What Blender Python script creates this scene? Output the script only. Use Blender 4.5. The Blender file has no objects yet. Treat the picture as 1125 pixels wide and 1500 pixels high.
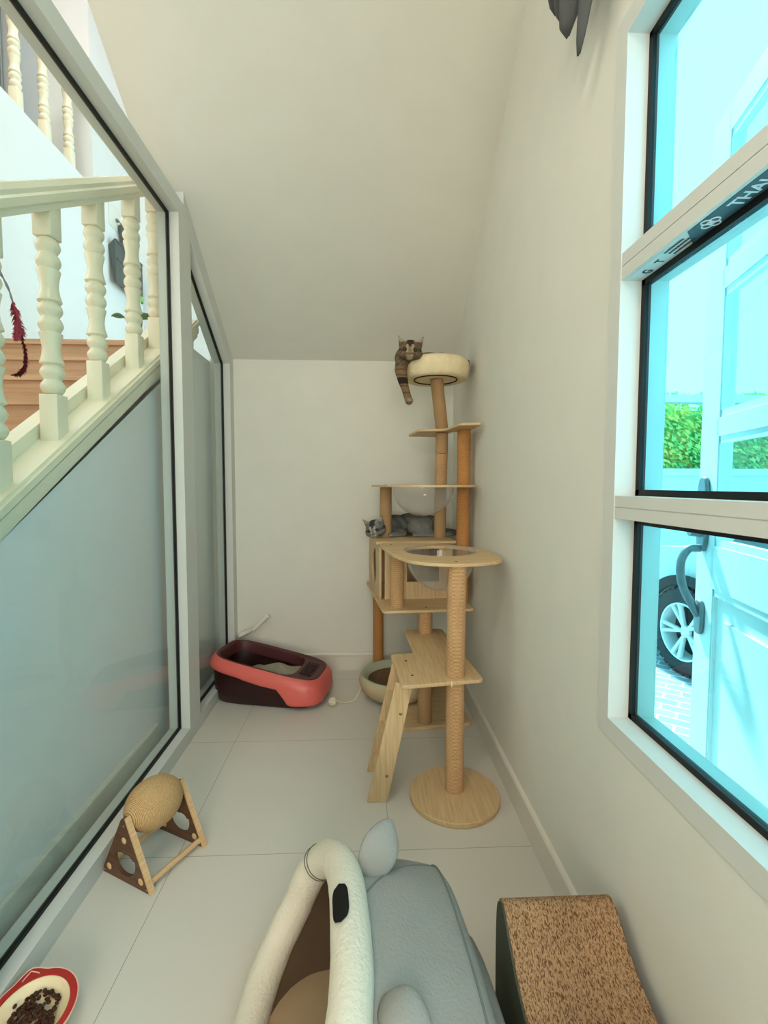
import bpy, bmesh, math, random
from mathutils import Vector, Matrix, Euler, noise as mnoise
from math import sin, cos, pi, radians as R, sqrt
random.seed(7)
SC = bpy.context.scene
COL = SC.collection

# ------------------------------------------------------------------ materials
def new_mat(name):
    m = bpy.data.materials.new(name); m.use_nodes = True
    nt = m.node_tree
    return m, nt, nt.nodes['Principled BSDF']
def N(nt, typ, **kw):
    n = nt.nodes.new(typ)
    for k, v in kw.items():
        if hasattr(n, k) and not isinstance(n.bl_rna.properties.get(k), type(None)): setattr(n, k, v)
        else: n.inputs[k].default_value = v
    return n
def rgb(r, g, b):                      # sRGB 0-255 -> linear
    f = lambda c: (c/255/12.92) if c/255 <= .04045 else ((c/255+.055)/1.055)**2.4
    return (f(r), f(g), f(b), 1)
def plain(name, col, rough=.5, spec=.5, metal=0, bump=0, bscale=200, var=0, vscale=6, stretch=(1, 1, 1), coat=0):
    m, nt, b = new_mat(name)
    b.inputs['Roughness'].default_value = rough
    b.inputs['Specular IOR Level'].default_value = spec
    b.inputs['Metallic'].default_value = metal
    b.inputs['Coat Weight'].default_value = coat
    b.inputs['Base Color'].default_value = col
    tc = N(nt, 'ShaderNodeTexCoord')
    mp = N(nt, 'ShaderNodeMapping'); mp.inputs['Scale'].default_value = stretch
    nt.links.new(tc.outputs['Object'], mp.inputs['Vector'])
    nz = N(nt, 'ShaderNodeTexNoise'); nz.inputs['Scale'].default_value = vscale; nz.inputs['Detail'].default_value = 4
    nt.links.new(mp.outputs[0], nz.inputs['Vector'])
    rp = N(nt, 'ShaderNodeValToRGB')
    v = max(var, .015)
    rp.color_ramp.elements[0].position = .3; rp.color_ramp.elements[1].position = .7
    rp.color_ramp.elements[0].color = [c*(1-v) for c in col[:3]]+[1]
    rp.color_ramp.elements[1].color = [min(1, c*(1+v)) for c in col[:3]]+[1]
    nt.links.new(nz.outputs['Fac'], rp.inputs[0]); nt.links.new(rp.outputs[0], b.inputs['Base Color'])
    if bump:
        n2 = N(nt, 'ShaderNodeTexNoise'); n2.inputs['Scale'].default_value = bscale; n2.inputs['Detail'].default_value = 3
        nt.links.new(mp.outputs[0], n2.inputs['Vector'])
        bp = N(nt, 'ShaderNodeBump'); bp.inputs['Strength'].default_value = bump; bp.inputs['Distance'].default_value = .004
        nt.links.new(n2.outputs['Fac'], bp.inputs['Height']); nt.links.new(bp.outputs[0], b.inputs['Normal'])
    return m
def wood(name, c1, c2, axis='x', scale=9, rough=.5):
    m, nt, b = new_mat(name)
    b.inputs['Roughness'].default_value = rough
    tc = N(nt, 'ShaderNodeTexCoord'); mp = N(nt, 'ShaderNodeMapping')
    s = [scale*6]*3; s['xyz'.index(axis)] = scale*.35
    mp.inputs['Scale'].default_value = s
    nz = N(nt, 'ShaderNodeTexNoise'); nz.inputs['Scale'].default_value = 1.6; nz.inputs['Detail'].default_value = 6; nz.inputs['Distortion'].default_value = .6
    rp = N(nt, 'ShaderNodeValToRGB')
    rp.color_ramp.elements[0].position = .3; rp.color_ramp.elements[1].position = .7
    rp.color_ramp.elements[0].color = c1; rp.color_ramp.elements[1].color = c2
    L = nt.links.new
    L(tc.outputs['Object'], mp.inputs[0]); L(mp.outputs[0], nz.inputs['Vector']); L(nz.outputs['Fac'], rp.inputs[0]); L(rp.outputs[0], b.inputs['Base Color'])
    return m
def sisal(name, c1, c2, pitch=.006, axis='Z'):
    m, nt, b = new_mat(name)
    b.inputs['Roughness'].default_value = .9; b.inputs['Specular IOR Level'].default_value = .15
    L = nt.links.new
    tc = N(nt, 'ShaderNodeTexCoord')
    wv = N(nt, 'ShaderNodeTexWave'); wv.wave_type = 'BANDS'; wv.bands_direction = axis
    wv.inputs['Scale'].default_value = .314/pitch*1.0; wv.inputs['Distortion'].default_value = 1.2; wv.inputs['Detail'].default_value = 2; wv.inputs['Detail Scale'].default_value = 3
    nz = N(nt, 'ShaderNodeTexNoise'); nz.inputs['Scale'].default_value = 160; nz.inputs['Detail'].default_value = 4
    n3 = N(nt, 'ShaderNodeTexNoise'); n3.inputs['Scale'].default_value = 7
    mx = N(nt, 'ShaderNodeMath', operation='MULTIPLY_ADD'); mx.inputs[1].default_value = .45
    ad = N(nt, 'ShaderNodeMath', operation='MULTIPLY_ADD'); ad.inputs[1].default_value = .55
    for t in (wv, nz, n3): L(tc.outputs['Object'], t.inputs['Vector'])
    ml = N(nt, 'ShaderNodeMath', operation='MULTIPLY'); ml.inputs[1].default_value = .25
    L(n3.outputs['Fac'], ml.inputs[0]); L(nz.outputs['Fac'], ad.inputs[0]); L(ml.outputs[0], ad.inputs[2])
    L(wv.outputs['Fac'], mx.inputs[0]); L(ad.outputs[0], mx.inputs[2])
    rp = N(nt, 'ShaderNodeValToRGB')
    rp.color_ramp.elements[0].position = .25; rp.color_ramp.elements[1].position = .85
    rp.color_ramp.elements[0].color = c1; rp.color_ramp.elements[1].color = c2
    L(mx.outputs[0], rp.inputs[0]); L(rp.outputs[0], b.inputs['Base Color'])
    bp = N(nt, 'ShaderNodeBump'); bp.inputs['Strength'].default_value = .5; bp.inputs['Distance'].default_value = .003
    L(mx.outputs[0], bp.inputs['Height']); L(bp.outputs[0], b.inputs['Normal'])
    return m
def glass(name, tint, edge=0, refl=1.0):
    m = bpy.data.materials.new(name); m.use_nodes = True
    nt = m.node_tree; nt.nodes.clear(); L = nt.links.new
    out = N(nt, 'ShaderNodeOutputMaterial')
    tr = N(nt, 'ShaderNodeBsdfTransparent'); tr.inputs[0].default_value = (*tint, 1)
    gl = N(nt, 'ShaderNodeBsdfGlossy'); gl.inputs['Roughness'].default_value = .01
    fr = N(nt, 'ShaderNodeFresnel'); fr.inputs[0].default_value = 1.45
    ml = N(nt, 'ShaderNodeMath', operation='MULTIPLY'); ml.inputs[1].default_value = refl
    mx = N(nt, 'ShaderNodeMixShader')
    ge = N(nt, 'ShaderNodeNewGeometry'); iv = N(nt, 'ShaderNodeMath', operation='SUBTRACT'); iv.inputs[0].default_value = refl
    L(ge.outputs['Backfacing'], iv.inputs[1]); iv.use_clamp = True; L(iv.outputs[0], ml.inputs[1])
    L(fr.outputs[0], ml.inputs[0]); L(ml.outputs[0], mx.inputs[0]); L(tr.outputs[0], mx.inputs[1]); L(gl.outputs[0], mx.inputs[2])
    last = mx
    if edge:
        lw = N(nt, 'ShaderNodeLayerWeight'); lw.inputs[0].default_value = .25
        df = N(nt, 'ShaderNodeBsdfDiffuse'); df.inputs[0].default_value = (.85, .85, .82, 1)
        m2 = N(nt, 'ShaderNodeMixShader'); me = N(nt, 'ShaderNodeMath', operation='MULTIPLY_ADD')
        me.inputs[1].default_value = edge; me.inputs[2].default_value = edge*.12
        L(lw.outputs['Facing'], me.inputs[0]); L(me.outputs[0], m2.inputs[0]); L(mx.outputs[0], m2.inputs[1]); L(df.outputs[0], m2.inputs[2])
        last = m2
    L(last.outputs[0], out.inputs[0])
    return m
def vcol_mat(name, rough=.85, bump=.35, bscale=260):
    m, nt, b = new_mat(name); L = nt.links.new
    b.inputs['Roughness'].default_value = rough; b.inputs['Specular IOR Level'].default_value = .2
    at = N(nt, 'ShaderNodeVertexColor'); at.layer_name = 'Col'
    tc = N(nt, 'ShaderNodeTexCoord'); nz = N(nt, 'ShaderNodeTexNoise'); nz.inputs['Scale'].default_value = bscale; nz.inputs['Detail'].default_value = 3
    L(tc.outputs['Object'], nz.inputs['Vector'])
    mm = N(nt, 'ShaderNodeMixRGB'); mm.blend_type = 'OVERLAY'; mm.inputs[0].default_value = .35
    L(at.outputs[0], mm.inputs[1]); L(nz.outputs['Fac'], mm.inputs[2]); L(mm.outputs[0], b.inputs['Base Color'])
    bp = N(nt, 'ShaderNodeBump'); bp.inputs['Strength'].default_value = bump; bp.inputs['Distance'].default_value = .003
    L(nz.outputs['Fac'], bp.inputs['Height']); L(bp.outputs[0], b.inputs['Normal'])
    return m
def tile_floor():
    m, nt, b = new_mat('floor_tile'); L = nt.links.new
    b.inputs['Roughness'].default_value = .3; b.inputs['Specular IOR Level'].default_value = .35
    tc = N(nt, 'ShaderNodeTexCoord'); sp = N(nt, 'ShaderNodeSeparateXYZ'); L(tc.outputs['Object'], sp.inputs[0])
    def seam(sock, off):
        a = N(nt, 'ShaderNodeMath', operation='ADD'); a.inputs[1].default_value = off
        w = N(nt, 'ShaderNodeMath', operation='WRAP'); w.inputs[1].default_value = .4; w.inputs[2].default_value = -.4
        ab = N(nt, 'ShaderNodeMath', operation='ABSOLUTE'); lt = N(nt, 'ShaderNodeMath', operation='LESS_THAN'); lt.inputs[1].default_value = .0011
        L(sock, a.inputs[0]); L(a.outputs[0], w.inputs[0]); L(w.outputs[0], ab.inputs[0]); L(ab.outputs[0], lt.inputs[0]); return lt
    sx = seam(sp.outputs[0], -.096); sy = seam(sp.outputs[1], -1.737)
    mx = N(nt, 'ShaderNodeMath', operation='MAXIMUM'); L(sx.outputs[0], mx.inputs[0]); L(sy.outputs[0], mx.inputs[1])
    nz = N(nt, 'ShaderNodeTexNoise'); nz.inputs['Scale'].default_value = 2.2; nz.inputs['Detail'].default_value = 5
    L(tc.outputs['Object'], nz.inputs['Vector'])
    rp = N(nt, 'ShaderNodeValToRGB'); rp.color_ramp.elements[0].color = rgb(213, 207, 195); rp.color_ramp.elements[1].color = rgb(220, 214, 202)
    L(nz.outputs['Fac'], rp.inputs[0])
    mc = N(nt, 'ShaderNodeMixRGB'); mc.inputs[2].default_value = rgb(150, 145, 132)
    L(mx.outputs[0], mc.inputs[0]); L(rp.outputs[0], mc.inputs[1]); L(mc.outputs[0], b.inputs['Base Color'])
    return m
def paving():
    m, nt, b = new_mat('paving_brick'); L = nt.links.new
    b.inputs['Roughness'].default_value = .8
    tc = N(nt, 'ShaderNodeTexCoord'); mp = N(nt, 'ShaderNodeMapping'); mp.inputs['Rotation'].default_value = (0, 0, R(38))
    br = N(nt, 'ShaderNodeTexBrick'); br.inputs['Scale'].default_value = 1; br.inputs['Brick Width'].default_value = .2; br.inputs['Row Height'].default_value = .1
    br.inputs['Mortar Size'].default_value = .008; br.inputs['Color1'].default_value = (.22, .24, .26, 1); br.inputs['Color2'].default_value = (.30, .32, .34, 1); br.inputs['Mortar'].default_value = (.62, .62, .60, 1)
    L(tc.outputs['Object'], mp.inputs[0]); L(mp.outputs[0], br.inputs[0]); L(br.outputs[0], b.inputs['Base Color'])
    return m
def cardboard():
    m, nt, b = new_mat('corrugated_cardboard'); L = nt.links.new
    b.inputs['Roughness'].default_value = .95; b.inputs['Specular IOR Level'].default_value = .1
    tc = N(nt, 'ShaderNodeTexCoord'); mp = N(nt, 'ShaderNodeMapping'); mp.inputs['Scale'].default_value = (330, 130, 130)
    mp.inputs['Rotation'].default_value = (0, 0, R(8))
    nz = N(nt, 'ShaderNodeTexNoise'); nz.inputs['Scale'].default_value = 1; nz.inputs['Detail'].default_value = 2; nz.inputs['Distortion'].default_value = .8
    n2 = N(nt, 'ShaderNodeTexNoise'); n2.inputs['Scale'].default_value = 6
    L(tc.outputs['Object'], mp.inputs[0]); L(mp.outputs[0], nz.inputs['Vector']); L(tc.outputs['Object'], n2.inputs['Vector'])
    rp = N(nt, 'ShaderNodeValToRGB'); e = rp.color_ramp.elements
    e[0].position = .36; e[0].color = rgb(104, 74, 50); e[1].position = .56; e[1].color = rgb(184, 148, 112)
    L(nz.outputs['Fac'], rp.inputs[0])
    mm = N(nt, 'ShaderNodeMixRGB'); mm.blend_type = 'OVERLAY'; mm.inputs[0].default_value = .3
    L(rp.outputs[0], mm.inputs[1]); L(n2.outputs['Fac'], mm.inputs[2]); L(mm.outputs[0], b.inputs['Base Color'])
    bp = N(nt, 'ShaderNodeBump'); bp.inputs['Strength'].default_value = .8; bp.inputs['Distance'].default_value = .006
    L(nz.outputs['Fac'], bp.inputs['Height']); L(bp.outputs[0], b.inputs['Normal'])
    return m

M = dict(
    wall=plain('wall_paint', rgb(228, 225, 212), .75, .25, bump=.05, bscale=300),
    ceil=plain('ceiling_paint', rgb(222, 219, 206), .85, .2),
    stairwall=plain('stairwell_paint', rgb(240, 240, 238), .7, .25),
    floor=tile_floor(), base=plain('skirting_tile', rgb(226, 220, 206), .3, .4),
    alu=plain('white_aluminium', rgb(216, 216, 208), .5, .22),
    gasket=plain('black_rubber', rgb(12, 13, 13), .5, .3),
    glass_stair=glass('partition_glass', (.962, .99, .98)), glass_cyan=glass('tinted_window_glass', (.53, .85, .90)),
    glass_clear=glass('door_glass', (.9, .96, .97)),
    acrylic=glass('clear_acrylic', (.95, .95, .94), edge=.22),
    oak=wood('light_oak_board', rgb(200, 168, 122), rgb(222, 192, 148), 'y'),
    oakx=wood('light_oak_board_cross', rgb(200, 168, 122), rgb(222, 192, 148), 'x'),
    oakz=wood('light_oak_upright', rgb(198, 166, 120), rgb(224, 194, 150), 'z'),
    ply=plain('plywood_edge', rgb(176, 140, 96), .6, var=.1, vscale=60),
    sisal=sisal('sisal_rope', rgb(150, 106, 62), rgb(222, 182, 136)),
    sisal_o=sisal('orange_sisal_rope', rgb(146, 94, 46), rgb(204, 148, 92)),
    paper=plain('brown_paper_tube', rgb(176, 142, 102), .8, .2, var=.06),
    sisal_ball=sisal('sisal_ball_rope', rgb(150, 112, 66), rgb(218, 180, 130), .0035, 'Y'),
    plush=plain('beige_plush', rgb(232, 214, 174), .95, .1, bump=.6, bscale=120, var=.07, vscale=22),
    brownfab=plain('dark_brown_fabric', rgb(54, 38, 28), .9, .1, bump=.2),
    steel=plain('bolt_steel', rgb(150, 140, 110), .3, metal=1), dark=plain('dark_hole', rgb(70, 56, 40), .6),
    pink=plain('coral_plastic', rgb(226, 106, 96), .35, .45), maroon=plain('maroon_plastic', rgb(46, 13, 15), .35, .45),
    maroon2=plain('dark_maroon_plastic', rgb(80, 36, 38), .45, .4),
    litter=plain('cat_litter', rgb(166, 156, 138), .95, .1, bump=1, bscale=260, var=.2, vscale=90),
    whitepl=plain('white_plastic', rgb(236, 232, 220), .4), rope=plain('white_cotton_rope', rgb(222, 214, 192), .9, .1, var=.1, vscale=80),
    sage=plain('pale_green_rim', rgb(186, 190, 164), .8, .2, bump=.3), carpet=plain('brown_carpet', rgb(122, 98, 74), .95, .05, bump=.8, bscale=240, var=.15, vscale=50),
    scr_out=plain('beige_felt', rgb(206, 186, 152), .9, .1, bump=.4, var=.06),
    tri=wood('dark_walnut', rgb(78, 50, 32), rgb(112, 74, 48), 'x', 14), pine=wood('pine_strip', rgb(208, 166, 116), rgb(228, 192, 146), 'y', 14),
    grey=plain('grey_plush', rgb(154, 152, 145), .95, .12, bump=.5, bscale=140, var=.05, vscale=9),
    cream=plain('cream_fleece', rgb(222, 212, 192), .95, .1, bump=.9, bscale=110, var=.03, vscale=14),
    inner=plain('brown_lining', rgb(92, 74, 56), .9, .1, var=.1), cushion=plain('tan_cushion', rgb(168, 142, 110), .9, .1, var=.07, vscale=8),
    black=plain('black_felt', rgb(34, 32, 30), .9, .1, bump=.5), thread=plain('grey_thread', rgb(104, 100, 90), .8),
    seam=plain('seam_thread', rgb(112, 118, 114), .9, .1),
    card=cardboard(), cardside=plain('printed_card_side', rgb(72, 78, 62), .6, var=.12, vscale=12), cardedge=plain('card_edge', rgb(190, 168, 128), .8),
    cream_c=plain('cream_ceramic', rgb(236, 214, 172), .3, .5), red_c=plain('red_glaze', rgb(176, 40, 34), .25, .5), pink_c=plain('pink_glaze', rgb(240, 190, 170), .3, .5),
    kibble=plain('kibble', rgb(66, 36, 20), .7, .3, var=.25, vscale=70),
    balus=plain('cream_gloss_paint', rgb(250, 240, 212), .22, .5), stairwood=wood('stair_plank', rgb(188, 146, 110), rgb(214, 174, 138), 'x', 5),
    darkpl=plain('charcoal_plastic', rgb(52, 66, 66), .4), leaf=plain('plant_leaf', rgb(70, 120, 70), .5, var=.2), leaf2=plain('light_leaf', rgb(160, 215, 110), .5), pot=plain('plant_pot', rgb(150, 120, 100), .6),
    curtain=plain('grey_curtain_cloth', rgb(92, 92, 91), .85, .15, bump=.2), greyfab=plain('hall_curtain_cloth', rgb(150, 158, 160), .85, .1, var=.12, vscale=6, stretch=(1, 12, 1)), greydoor=plain('pale_grey_door', rgb(190, 198, 204), .5),
    feather=plain('red_feather', rgb(148, 56, 64), .8, .1, var=.2), feather_d=plain('dark_red_feather', rgb(70, 14, 18), .7, .1, var=.2), cord=plain('silver_cord', rgb(120, 118, 116), .5, var=.3, vscale=80),
    ext_white=plain('door_gloss_paint', rgb(226, 230, 232), .4, .4), pewter=plain('pewter', rgb(120, 124, 130), .4, metal=.6, var=.15, vscale=40),
    car=plain('white_car_paint', rgb(230, 232, 232), .25, .5, coat=.5), tyre=plain('tyre_rubber', rgb(62, 62, 64), .85, .2, var=.12, vscale=40), alloy=plain('alloy_silver', rgb(232, 232, 232), .3, metal=.2), archm=plain('arch_liner', rgb(40, 42, 44), .8), cglass=plain('car_glass', rgb(60, 80, 84), .05, .8),
    gwall=plain('garden_wall_paint', rgb(206, 212, 214), .8), pave=paving(), sticker_d=plain('sticker_dark', rgb(56, 82, 92), .5), sticker_l=plain('sticker_light', rgb(206, 222, 222), .5), ink=plain('sticker_ink', rgb(30, 42, 48), .5), ltext=plain('sticker_white_text', rgb(214, 228, 230), .5),
)
def hedge_mat():
    m, nt, b = new_mat('hedge_leaf'); L = nt.links.new
    b.inputs['Roughness'].default_value = .6
    tc = N(nt, 'ShaderNodeTexCoord'); nz = N(nt, 'ShaderNodeTexNoise'); nz.inputs['Scale'].default_value = 5; nz.inputs['Detail'].default_value = 6
    rp = N(nt, 'ShaderNodeValToRGB'); e = rp.color_ramp.elements
    e[0].position = .36; e[0].color = (.14, .40, .10, 1); e[1].position = .64; e[1].color = (.75, .55, .10, 1)
    x = e.new(.5); x.color = (.34, .58, .12, 1)
    L(tc.outputs['Object'], nz.inputs['Vector']); L(nz.outputs['Fac'], rp.inputs[0]); L(rp.outputs[0], b.inputs['Base Color']); return m
M['hedge'] = hedge_mat()

# ------------------------------------------------------------------ mesh helpers
class MB:
    def __init__(s): s.bm = bmesh.new()
    def box(s, a, b, rot=None, at=None, bev=0):
        """axis box from corner a to corner b; optional rotation matrix about at"""
        a, b = Vector(a), Vector(b)
        g = bmesh.ops.create_cube(s.bm, size=1)['verts']
        c, d = (a+b)/2, b-a
        for v in g: v.co = Vector((v.co.x*d.x, v.co.y*d.y, v.co.z*d.z))+c
        if bev:
            es = list({e for v in g for e in v.link_edges})
            r = bmesh.ops.bevel(s.bm, geom=es, offset=bev, segments=2, affect='EDGES', profile=.5)
            g = list({v for f in r['faces'] for v in f.verts} | {v for v in g if v.is_valid})
        if rot is not None:
            o = Vector(at)
            for v in g: v.co = rot @ (v.co-o)+o
        return s
    def tube(s, pts, rad, n=12, caps=True, closed=False, flat=None):
        pts = [Vector(p) for p in pts]; k = len(pts)
        rs = rad if isinstance(rad, (list, tuple)) else [rad]*k
        rings = []; ref = None
        for i, p in enumerate(pts):
            if closed: t = pts[(i+1) % k]-pts[i-1]
            else: t = pts[min(i+1, k-1)]-pts[max(i-1, 0)]
            t.normalize()
            if ref is None:
                ref = Vector((0, 0, 1)) if abs(t.z) < .9 else Vector((1, 0, 0))
            u = (ref-t*ref.dot(t)).normalized(); w = t.cross(u); ref = u
            rings.append([s.bm.verts.new(p+(u*cos(2*pi*j/n)+w*sin(2*pi*j/n)*(flat or 1))*rs[i]) for j in range(n)])
        m = k if closed else k-1
        for i in range(m):
            A, B = rings[i], rings[(i+1) % k]
            for j in range(n): s.bm.faces.new((A[j], A[(j+1) % n], B[(j+1) % n], B[j]))
        if caps and not closed:
            s.bm.faces.new(rings[0][::-1]); s.bm.faces.new(rings[-1])
        return s
    def lathe(s, prof, at=(0, 0, 0), n=32, sq=None):
        """prof: list of (r, z); revolve about z at point"""
        at = Vector(at); rings = []
        for r, z in prof:
            if r < 1e-5: rings.append([s.bm.verts.new(at+Vector((0, 0, z)))])
            else: rings.append([s.bm.verts.new(at+Vector((r*cos(2*pi*j/n), r*sin(2*pi*j/n), z))) for j in range(n)])
        for A, B in zip(rings, rings[1:]):
            for j in range(n):
                if len(A) == 1 and len(B) == 1: continue
                if len(A) == 1: s.bm.faces.new((A[0], B[(j+1) % n], B[j]))
                elif len(B) == 1: s.bm.faces.new((A[j], A[(j+1) % n], B[0]))
                else: s.bm.faces.new((A[j], A[(j+1) % n], B[(j+1) % n], B[j]))
        return s
    def prism(s, poly, d, hole=None):
        """closed polygon (3D points) extruded by vector d; optional hole loop with as many points"""
        d = Vector(d); P = [Vector(p) for p in poly]
        A = [s.bm.verts.new(p) for p in P]; B = [s.bm.verts.new(p+d) for p in P]; k = len(P)
        for i in range(k): s.bm.faces.new((A[i], A[(i+1) % k], B[(i+1) % k], B[i]))
        if hole is None:
            s.bm.faces.new(A[::-1]); s.bm.faces.new(B)
        else:
            H = [Vector(p) for p in hole]
            C = [s.bm.verts.new(p) for p in H]; D = [s.bm.verts.new(p+d) for p in H]
            for i in range(k):
                j = (i+1) % k
                s.bm.faces.new((C[j], C[i], D[i], D[j])); s.bm.faces.new((A[j], A[i], C[i], C[j])); s.bm.faces.new((B[i], B[j], D[j], D[i]))
        return s
    def ell(s, c, r, rot=None, seg=20, rings=12):
        g = bmesh.ops.create_uvsphere(s.bm, u_segments=seg, v_segments=rings, radius=1)['verts']
        rot = rot or Matrix.Identity(3)
        if isinstance(r, (int, float)): r = (r, r, r)
        for v in g: v.co = rot @ Vector((v.co.x*r[0], v.co.y*r[1], v.co.z*r[2]))+Vector(c)
        return s
    def cap(s, a, b, r1, r2, n=14):
        """tapered limb with round ends"""
        a, b = Vector(a), Vector(b); t = (b-a)
        pts, rs = [], []
        for i in range(5): q = -pi/2+pi/2*i/4*.999+.03; pts.append(a+t.normalized()*r1*sin(q)); rs.append(max(r1*cos(q), .0005))
        for i in range(5): q = pi/2*i/4*.97; pts.append(b+t.normalized()*r2*sin(q)); rs.append(max(r2*cos(q), .0005))
        return s.tube(pts, rs, n)
    def loft(s, loops, closed=True, caps=True):
        V = [[s.bm.verts.new(p) for p in l] for l in loops]; n = len(V[0])
        for A, B in zip(V, V[1:]):
            for j in range(n if closed else n-1): s.bm.faces.new((A[j], A[(j+1) % n], B[(j+1) % n], B[j]))
        if caps and closed:
            s.bm.faces.new(V[0][::-1]); s.bm.faces.new(V[-1])
        return s
    def build(s, name, mat, parent=None, smooth=True, angle=35, org=None, rot=None):
        """link as ONE object whose origin is org (world); geometry was given in world space (or local when org is None)"""
        bmesh.ops.recalc_face_normals(s.bm, faces=s.bm.faces[:])
        me = bpy.data.meshes.new(name)
        if parent is not None and org is None: org = None
        inv = None
        if parent is not None:
            inv = parent_world(parent).inverted()
            s.bm.transform(inv)
        elif org is not None: s.bm.transform(Matrix.Translation(-Vector(org)))
        s.bm.to_mesh(me); s.bm.free()
        o = bpy.data.objects.new(name, me); COL.objects.link(o)
        if isinstance(mat, (list, tuple)):
            for m in mat: me.materials.append(m)
        else: me.materials.append(mat)
        if smooth:
            for p in me.polygons: p.use_smooth = True
            try: me.set_sharp_from_angle(angle=R(angle))
            except Exception: pass
        if parent is not None: o.parent = parent
        elif org is not None: o.location = org
        return o
def parent_world(o):
    m = Matrix.LocRotScale(o.location, o.rotation_euler, o.scale)
    return parent_world(o.parent) @ m if o.parent else m
def bev(o, w=.003, seg=2):
    md = o.modifiers.new('bevel', 'BEVEL'); md.width = w; md.segments = seg; md.limit_method = 'ANGLE'; md.angle_limit = R(40)
    return o
def solid(o, t, off=0):
    md = o.modifiers.new('solid', 'SOLIDIFY'); md.thickness = t; md.offset = off; return o
def tag(o, label, cat, group=None, kind=None):
    o['label'] = label; o['category'] = cat
    if group: o['group'] = group
    if kind: o['kind'] = kind
    return o
def thing(name, loc, label, cat, group=None, rz=0):
    o = bpy.data.objects.new(name, None); COL.objects.link(o); o.location = loc; o.rotation_euler = (0, 0, rz)
    o.empty_display_size = .1
    return tag(o, label, cat, group)
def struct(o): o['kind'] = 'structure'; return o
def rootS(name, loc):
    o = bpy.data.objects.new(name, None); COL.objects.link(o); o.location = loc; o['kind'] = 'structure'; return o
def smooth_loop(pts, n=64):
    """closed Catmull-Rom through xy points"""
    k = len(pts); out = []
    for i in range(n):
        t = i/n*k; a = int(t); f = t-a
        p0, p1, p2, p3 = (Vector(pts[(a+j-1) % k]) for j in range(4))
        out.append(.5*((2*p1)+(p2-p0)*f+(2*p0-5*p1+4*p2-p3)*f*f+(3*p1-p0-3*p2+p3)*f**3))
    return out
def round_poly(pts, r, seg=5):
    out = []; k = len(pts)
    for i in range(k):
        p = Vector(pts[i]); a = Vector(pts[i-1])-p; b = Vector(pts[(i+1) % k])-p
        q = min(r, a.length*.45, b.length*.45); a.normalize(); b.normalize()
        A, B = p+a*q, p+b*q
        for j in range(seg+1):
            t = j/seg; out.append((1-t)**2*A+2*t*(1-t)*p+t*t*B)
    return out
def bez(ps, n=24):
    """open Catmull-Rom through 3D points"""
    P = [Vector(p) for p in ps]; P = [2*P[0]-P[1]]+P+[2*P[-1]-P[-2]]; out = []
    k = len(P)-3
    for i in range(n+1):
        t = i/n*k; a = min(int(t), k-1); f = t-a
        p0, p1, p2, p3 = P[a:a+4]
        out.append(.5*((2*p1)+(p2-p0)*f+(2*p0-5*p1+4*p2-p3)*f*f+(3*p1-p0-3*p2+p3)*f**3))
    return out

# ------------------------------------------------------------------ room numbers
XR, XG, XF, YB, H = .66, -1.0, -.945, 3.527, 1.4
ZB, SL = 2.301, .695                       # nook back wall height, ceiling slope
zc = lambda y: ZB+SL*(YB-y)

# ---- floor
struct(MB().box((-4.0, -3.2, -.1), (.80, 5.7, 0)).build('floor', M['floor'], smooth=False))
# ---- walls of the nook
struct(MB().box((-1.11, YB, 0), (.80, YB+.12, 2.301)).build('wall_back', M['wall'], smooth=False))
wr = MB()                                   # right wall with the window hole y -0.25..1.272, z .718...2.575
wr.box((XR, 1.272, 0), (.80, YB+.12, 4.2)).box((XR, -3.2, 0), (.80, -.25, 4.2)).box((XR, -.25, 0), (.80, 1.272, .718)).box((XR, -.25, 2.575), (.80, 1.272, 4.2))
struct(wr.build('wall_right', M['wall'], smooth=False))
struct(MB().box((-4.0, -3.3, 0), (.80, -3.2, 6.6)).build('wall_front', M['wall'], smooth=False))
# sloping underside of the upper flight, then the flat ceiling beyond it
cs = MB()
y1 = 1.75
cs.prism([(-1.10, YB, zc(YB)), (-1.10, y1, zc(y1)), (-1.10, y1, zc(y1)+.22), (-1.10, YB, zc(YB)+.22)], (1.76, 0, 0))
struct(cs.build('ceiling', M['ceil'], smooth=False))
struct(MB().box((-1.10, -3.2, zc(y1)), (XR, y1, 3.93)).build('ceiling_room', M['ceil'], smooth=False))
struct(MB().box((-4.0, -3.2, 6.5), (.80, 5.7, 6.6)).build('ceiling_hall', M['stairwall'], smooth=False))
struct(MB().box((.56, -3.2, 4.2), (.80, 5.7, 6.5)).build('wall_upper_right', M['stairwall'], smooth=False))
struct(MB().box((-4.0, 5.5, 0), (.80, 5.6, 6.5)).build('wall_stair_back', M['stairwall'], smooth=False))
# stairwell side wall: full height beyond the upstairs opening, up to the landing floor before it
sw = MB().box((-2.55, 4.575, 0), (-2.45, 5.5, 6.5)).box((-2.55, -3.2, 0), (-2.45, 4.575, 4.08))
struct(sw.build('wall_stair_left', M['stairwall'], smooth=False))
struct(MB().box((-4.0, 4.575, 4.08), (-2.55, 4.675, 6.5)).build('wall_hall_end', M['stairwall'], smooth=False))
struct(MB().box((-4.0, -3.2, 3.93), (-2.55, 4.675, 4.08)).build('floor_hall', M['stairwood'], smooth=False))
struct(MB().box((-4.1, -3.3, 0), (-4.0, 5.6, 6.6)).build('wall_hall_left', M['stairwall'], smooth=False))
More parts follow.
